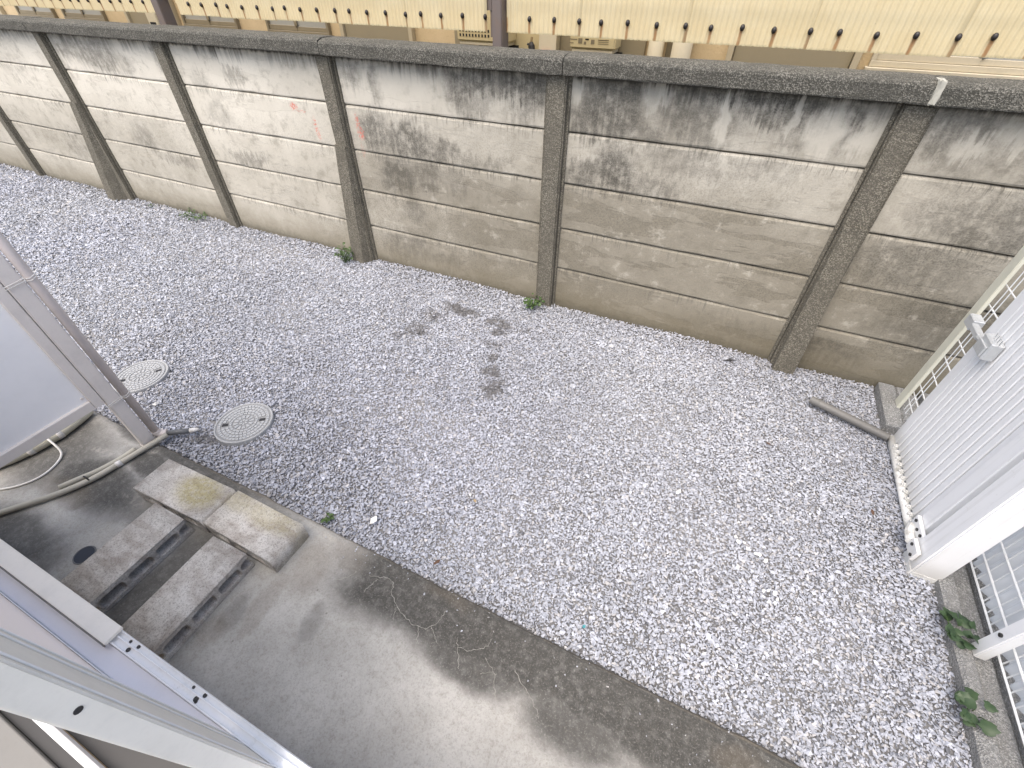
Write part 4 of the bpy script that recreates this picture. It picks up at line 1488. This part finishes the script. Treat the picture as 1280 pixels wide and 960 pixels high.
dk = thing('duct_hose', 'thick ivory taped duct on the slab beyond the partition', 'duct', (-2.95, .3, z0))
dpts = spline([(x + 2.95, y - .3, .032) for x, y in ((-3.20, -.12), (-3.06, .05), (-2.985, .18), (-2.945, .31), (-2.94, .44), (-2.975, .58))], 10)
bm = tube(bmesh.new(), dpts, .029, 14, rads=[.029 + .0012 * ((i // 4) % 2) for i in range(len(dpts))])
obj('tube', bm, 'duct', dk, smooth=True)
for q in (14, 26, 36):
    obj('tape_band', tube(bmesh.new(), dpts[q:q + 3], .0318, 14), 'cable', dk, smooth=True)
obj('wire', tube(bmesh.new(), spline([(-.10, -.12, .05), (-.05, -.10, .075), (-.02, -.09, .05), (-.03, -.06, -.0)], 5), .0025, 6), 'tan', dk)

wc = thing('white_cable', 'thin white cable looping over the slab under the partition', 'cable', (-2.8, .3, z0))
obj('sheath', tube(bmesh.new(), spline([(x + 2.8, y - .3, zz) for x, y, zz in ((-3.08, .36, .07), (-2.98, .35, .085), (-2.86, .345, .05), (-2.80, .33, .012), (-2.755, .27, .006), (-2.745, .19, .006), (-2.79, .11, .006), (-2.88, .04, .006), (-3.05, -.08, .006))], 8), .0052, 8), 'cable', wc, smooth=True)

# ------------------------------------------------------------------ the house window the picture is taken from
win = thing('sliding_window', 'white and cream aluminium sliding window frame of the house', 'window', (-1.2, -.15, 0))
wb = lambda x0, x1, y0, y1, z0, z1, b=.003, s=1: bx(x0 + 1.2, x1 + 1.2, y0 + .15, y1 + .15, z0, z1, b, s)
obj('outer_track', wb(-2.9, 1.3, -.100, -.062, .455, .485, .002), 'white', win)
for ya, yb in ((-.0655, -.0625), (-.080, -.076), (-.099, -.095)):
    obj('track_rib', wb(-1.245, 1.3, ya, yb, .4855, .494, .0008), 'white', win)
obj('sash_rail', wb(-2.9, -1.245, -.108, -.0560, .4955, .506, .002, 2), 'cream', win)
obj('rail_edge', wb(-2.9, -1.247, -.1125, -.1085, .492, .504, .001), 'greyin', win)
obj('sill_sheet', wb(-2.9, 1.3, -.1555, -.1015, .455, .472, .002), 'lav', win)
obj('sill_bead', wb(-2.9, -.745, -.1585, -.156, .455, .482, .0008), 'white', win)
obj('glass_pane', wb(-2.9, -.741, -.168, -.1615, .462, 1.5, 0), 'frost', win)
st = obj('stile', wb(-.74, -.58, -.140, -.100, .4725, 1.52, .003, 2), 'cream', win)
for xa in (-.735, -.70, -.600):
    obj('stile_groove', wb(xa, xa + .005, -.0998, -.0975, .4745, 1.51, .0006), 'white', st)
obj('screw_hole', tube(bmesh.new(), [(-.5805 + 1.2, -.118 + .15, 1.215), (-.5785 + 1.2, -.118 + .15, 1.215)], .0055, 12), 'black', st)
obj('top_rail', wb(-2.9, -.741, -.160, -.110, 1.46, 1.52, .003), 'cream', win)
obj('inner_rail', wb(-2.9, 1.3, -.300, -.284, .455, .492, .003), 'white', win)
obj('inner_gap', wb(-2.9, 1.3, -.283, -.169, .440, .452, .001), 'floor', win)
obj('inner_gap', wb(-2.9, 1.3, -.335, -.301, .440, .452, .001), 'floor', win)
obj('inner_sill', wb(-2.9, 1.3, -.60, -.336, .44, .470, .002), 'greyin', win)
for xx, yy, rr in ((-1.20, -.071, .004), (-1.185, -.088, .006), (-1.165, -.070, .005), (-.93, -.070, .004), (-.885, -.070, .0055), (-.90, -.086, .007), (-.895, -.0905, .004)):
    obj('screw', tube(bmesh.new(), [(xx + 1.2, yy + .15, .4845), (xx + 1.2, yy + .15, .4880)], rr, 10), 'screw', win)
obj('house_foundation', bx(-7.5, 2.0, -.50, -.30, -.05, .43), 'stucco')
f_ = bpy.data.objects['house_foundation']
tag(f_, 'beige rendered house foundation below the sliding window', 'foundation')
grid_plane('room_floor', -7.5, 2.0, -4.0, -.61, .43, 'floor')
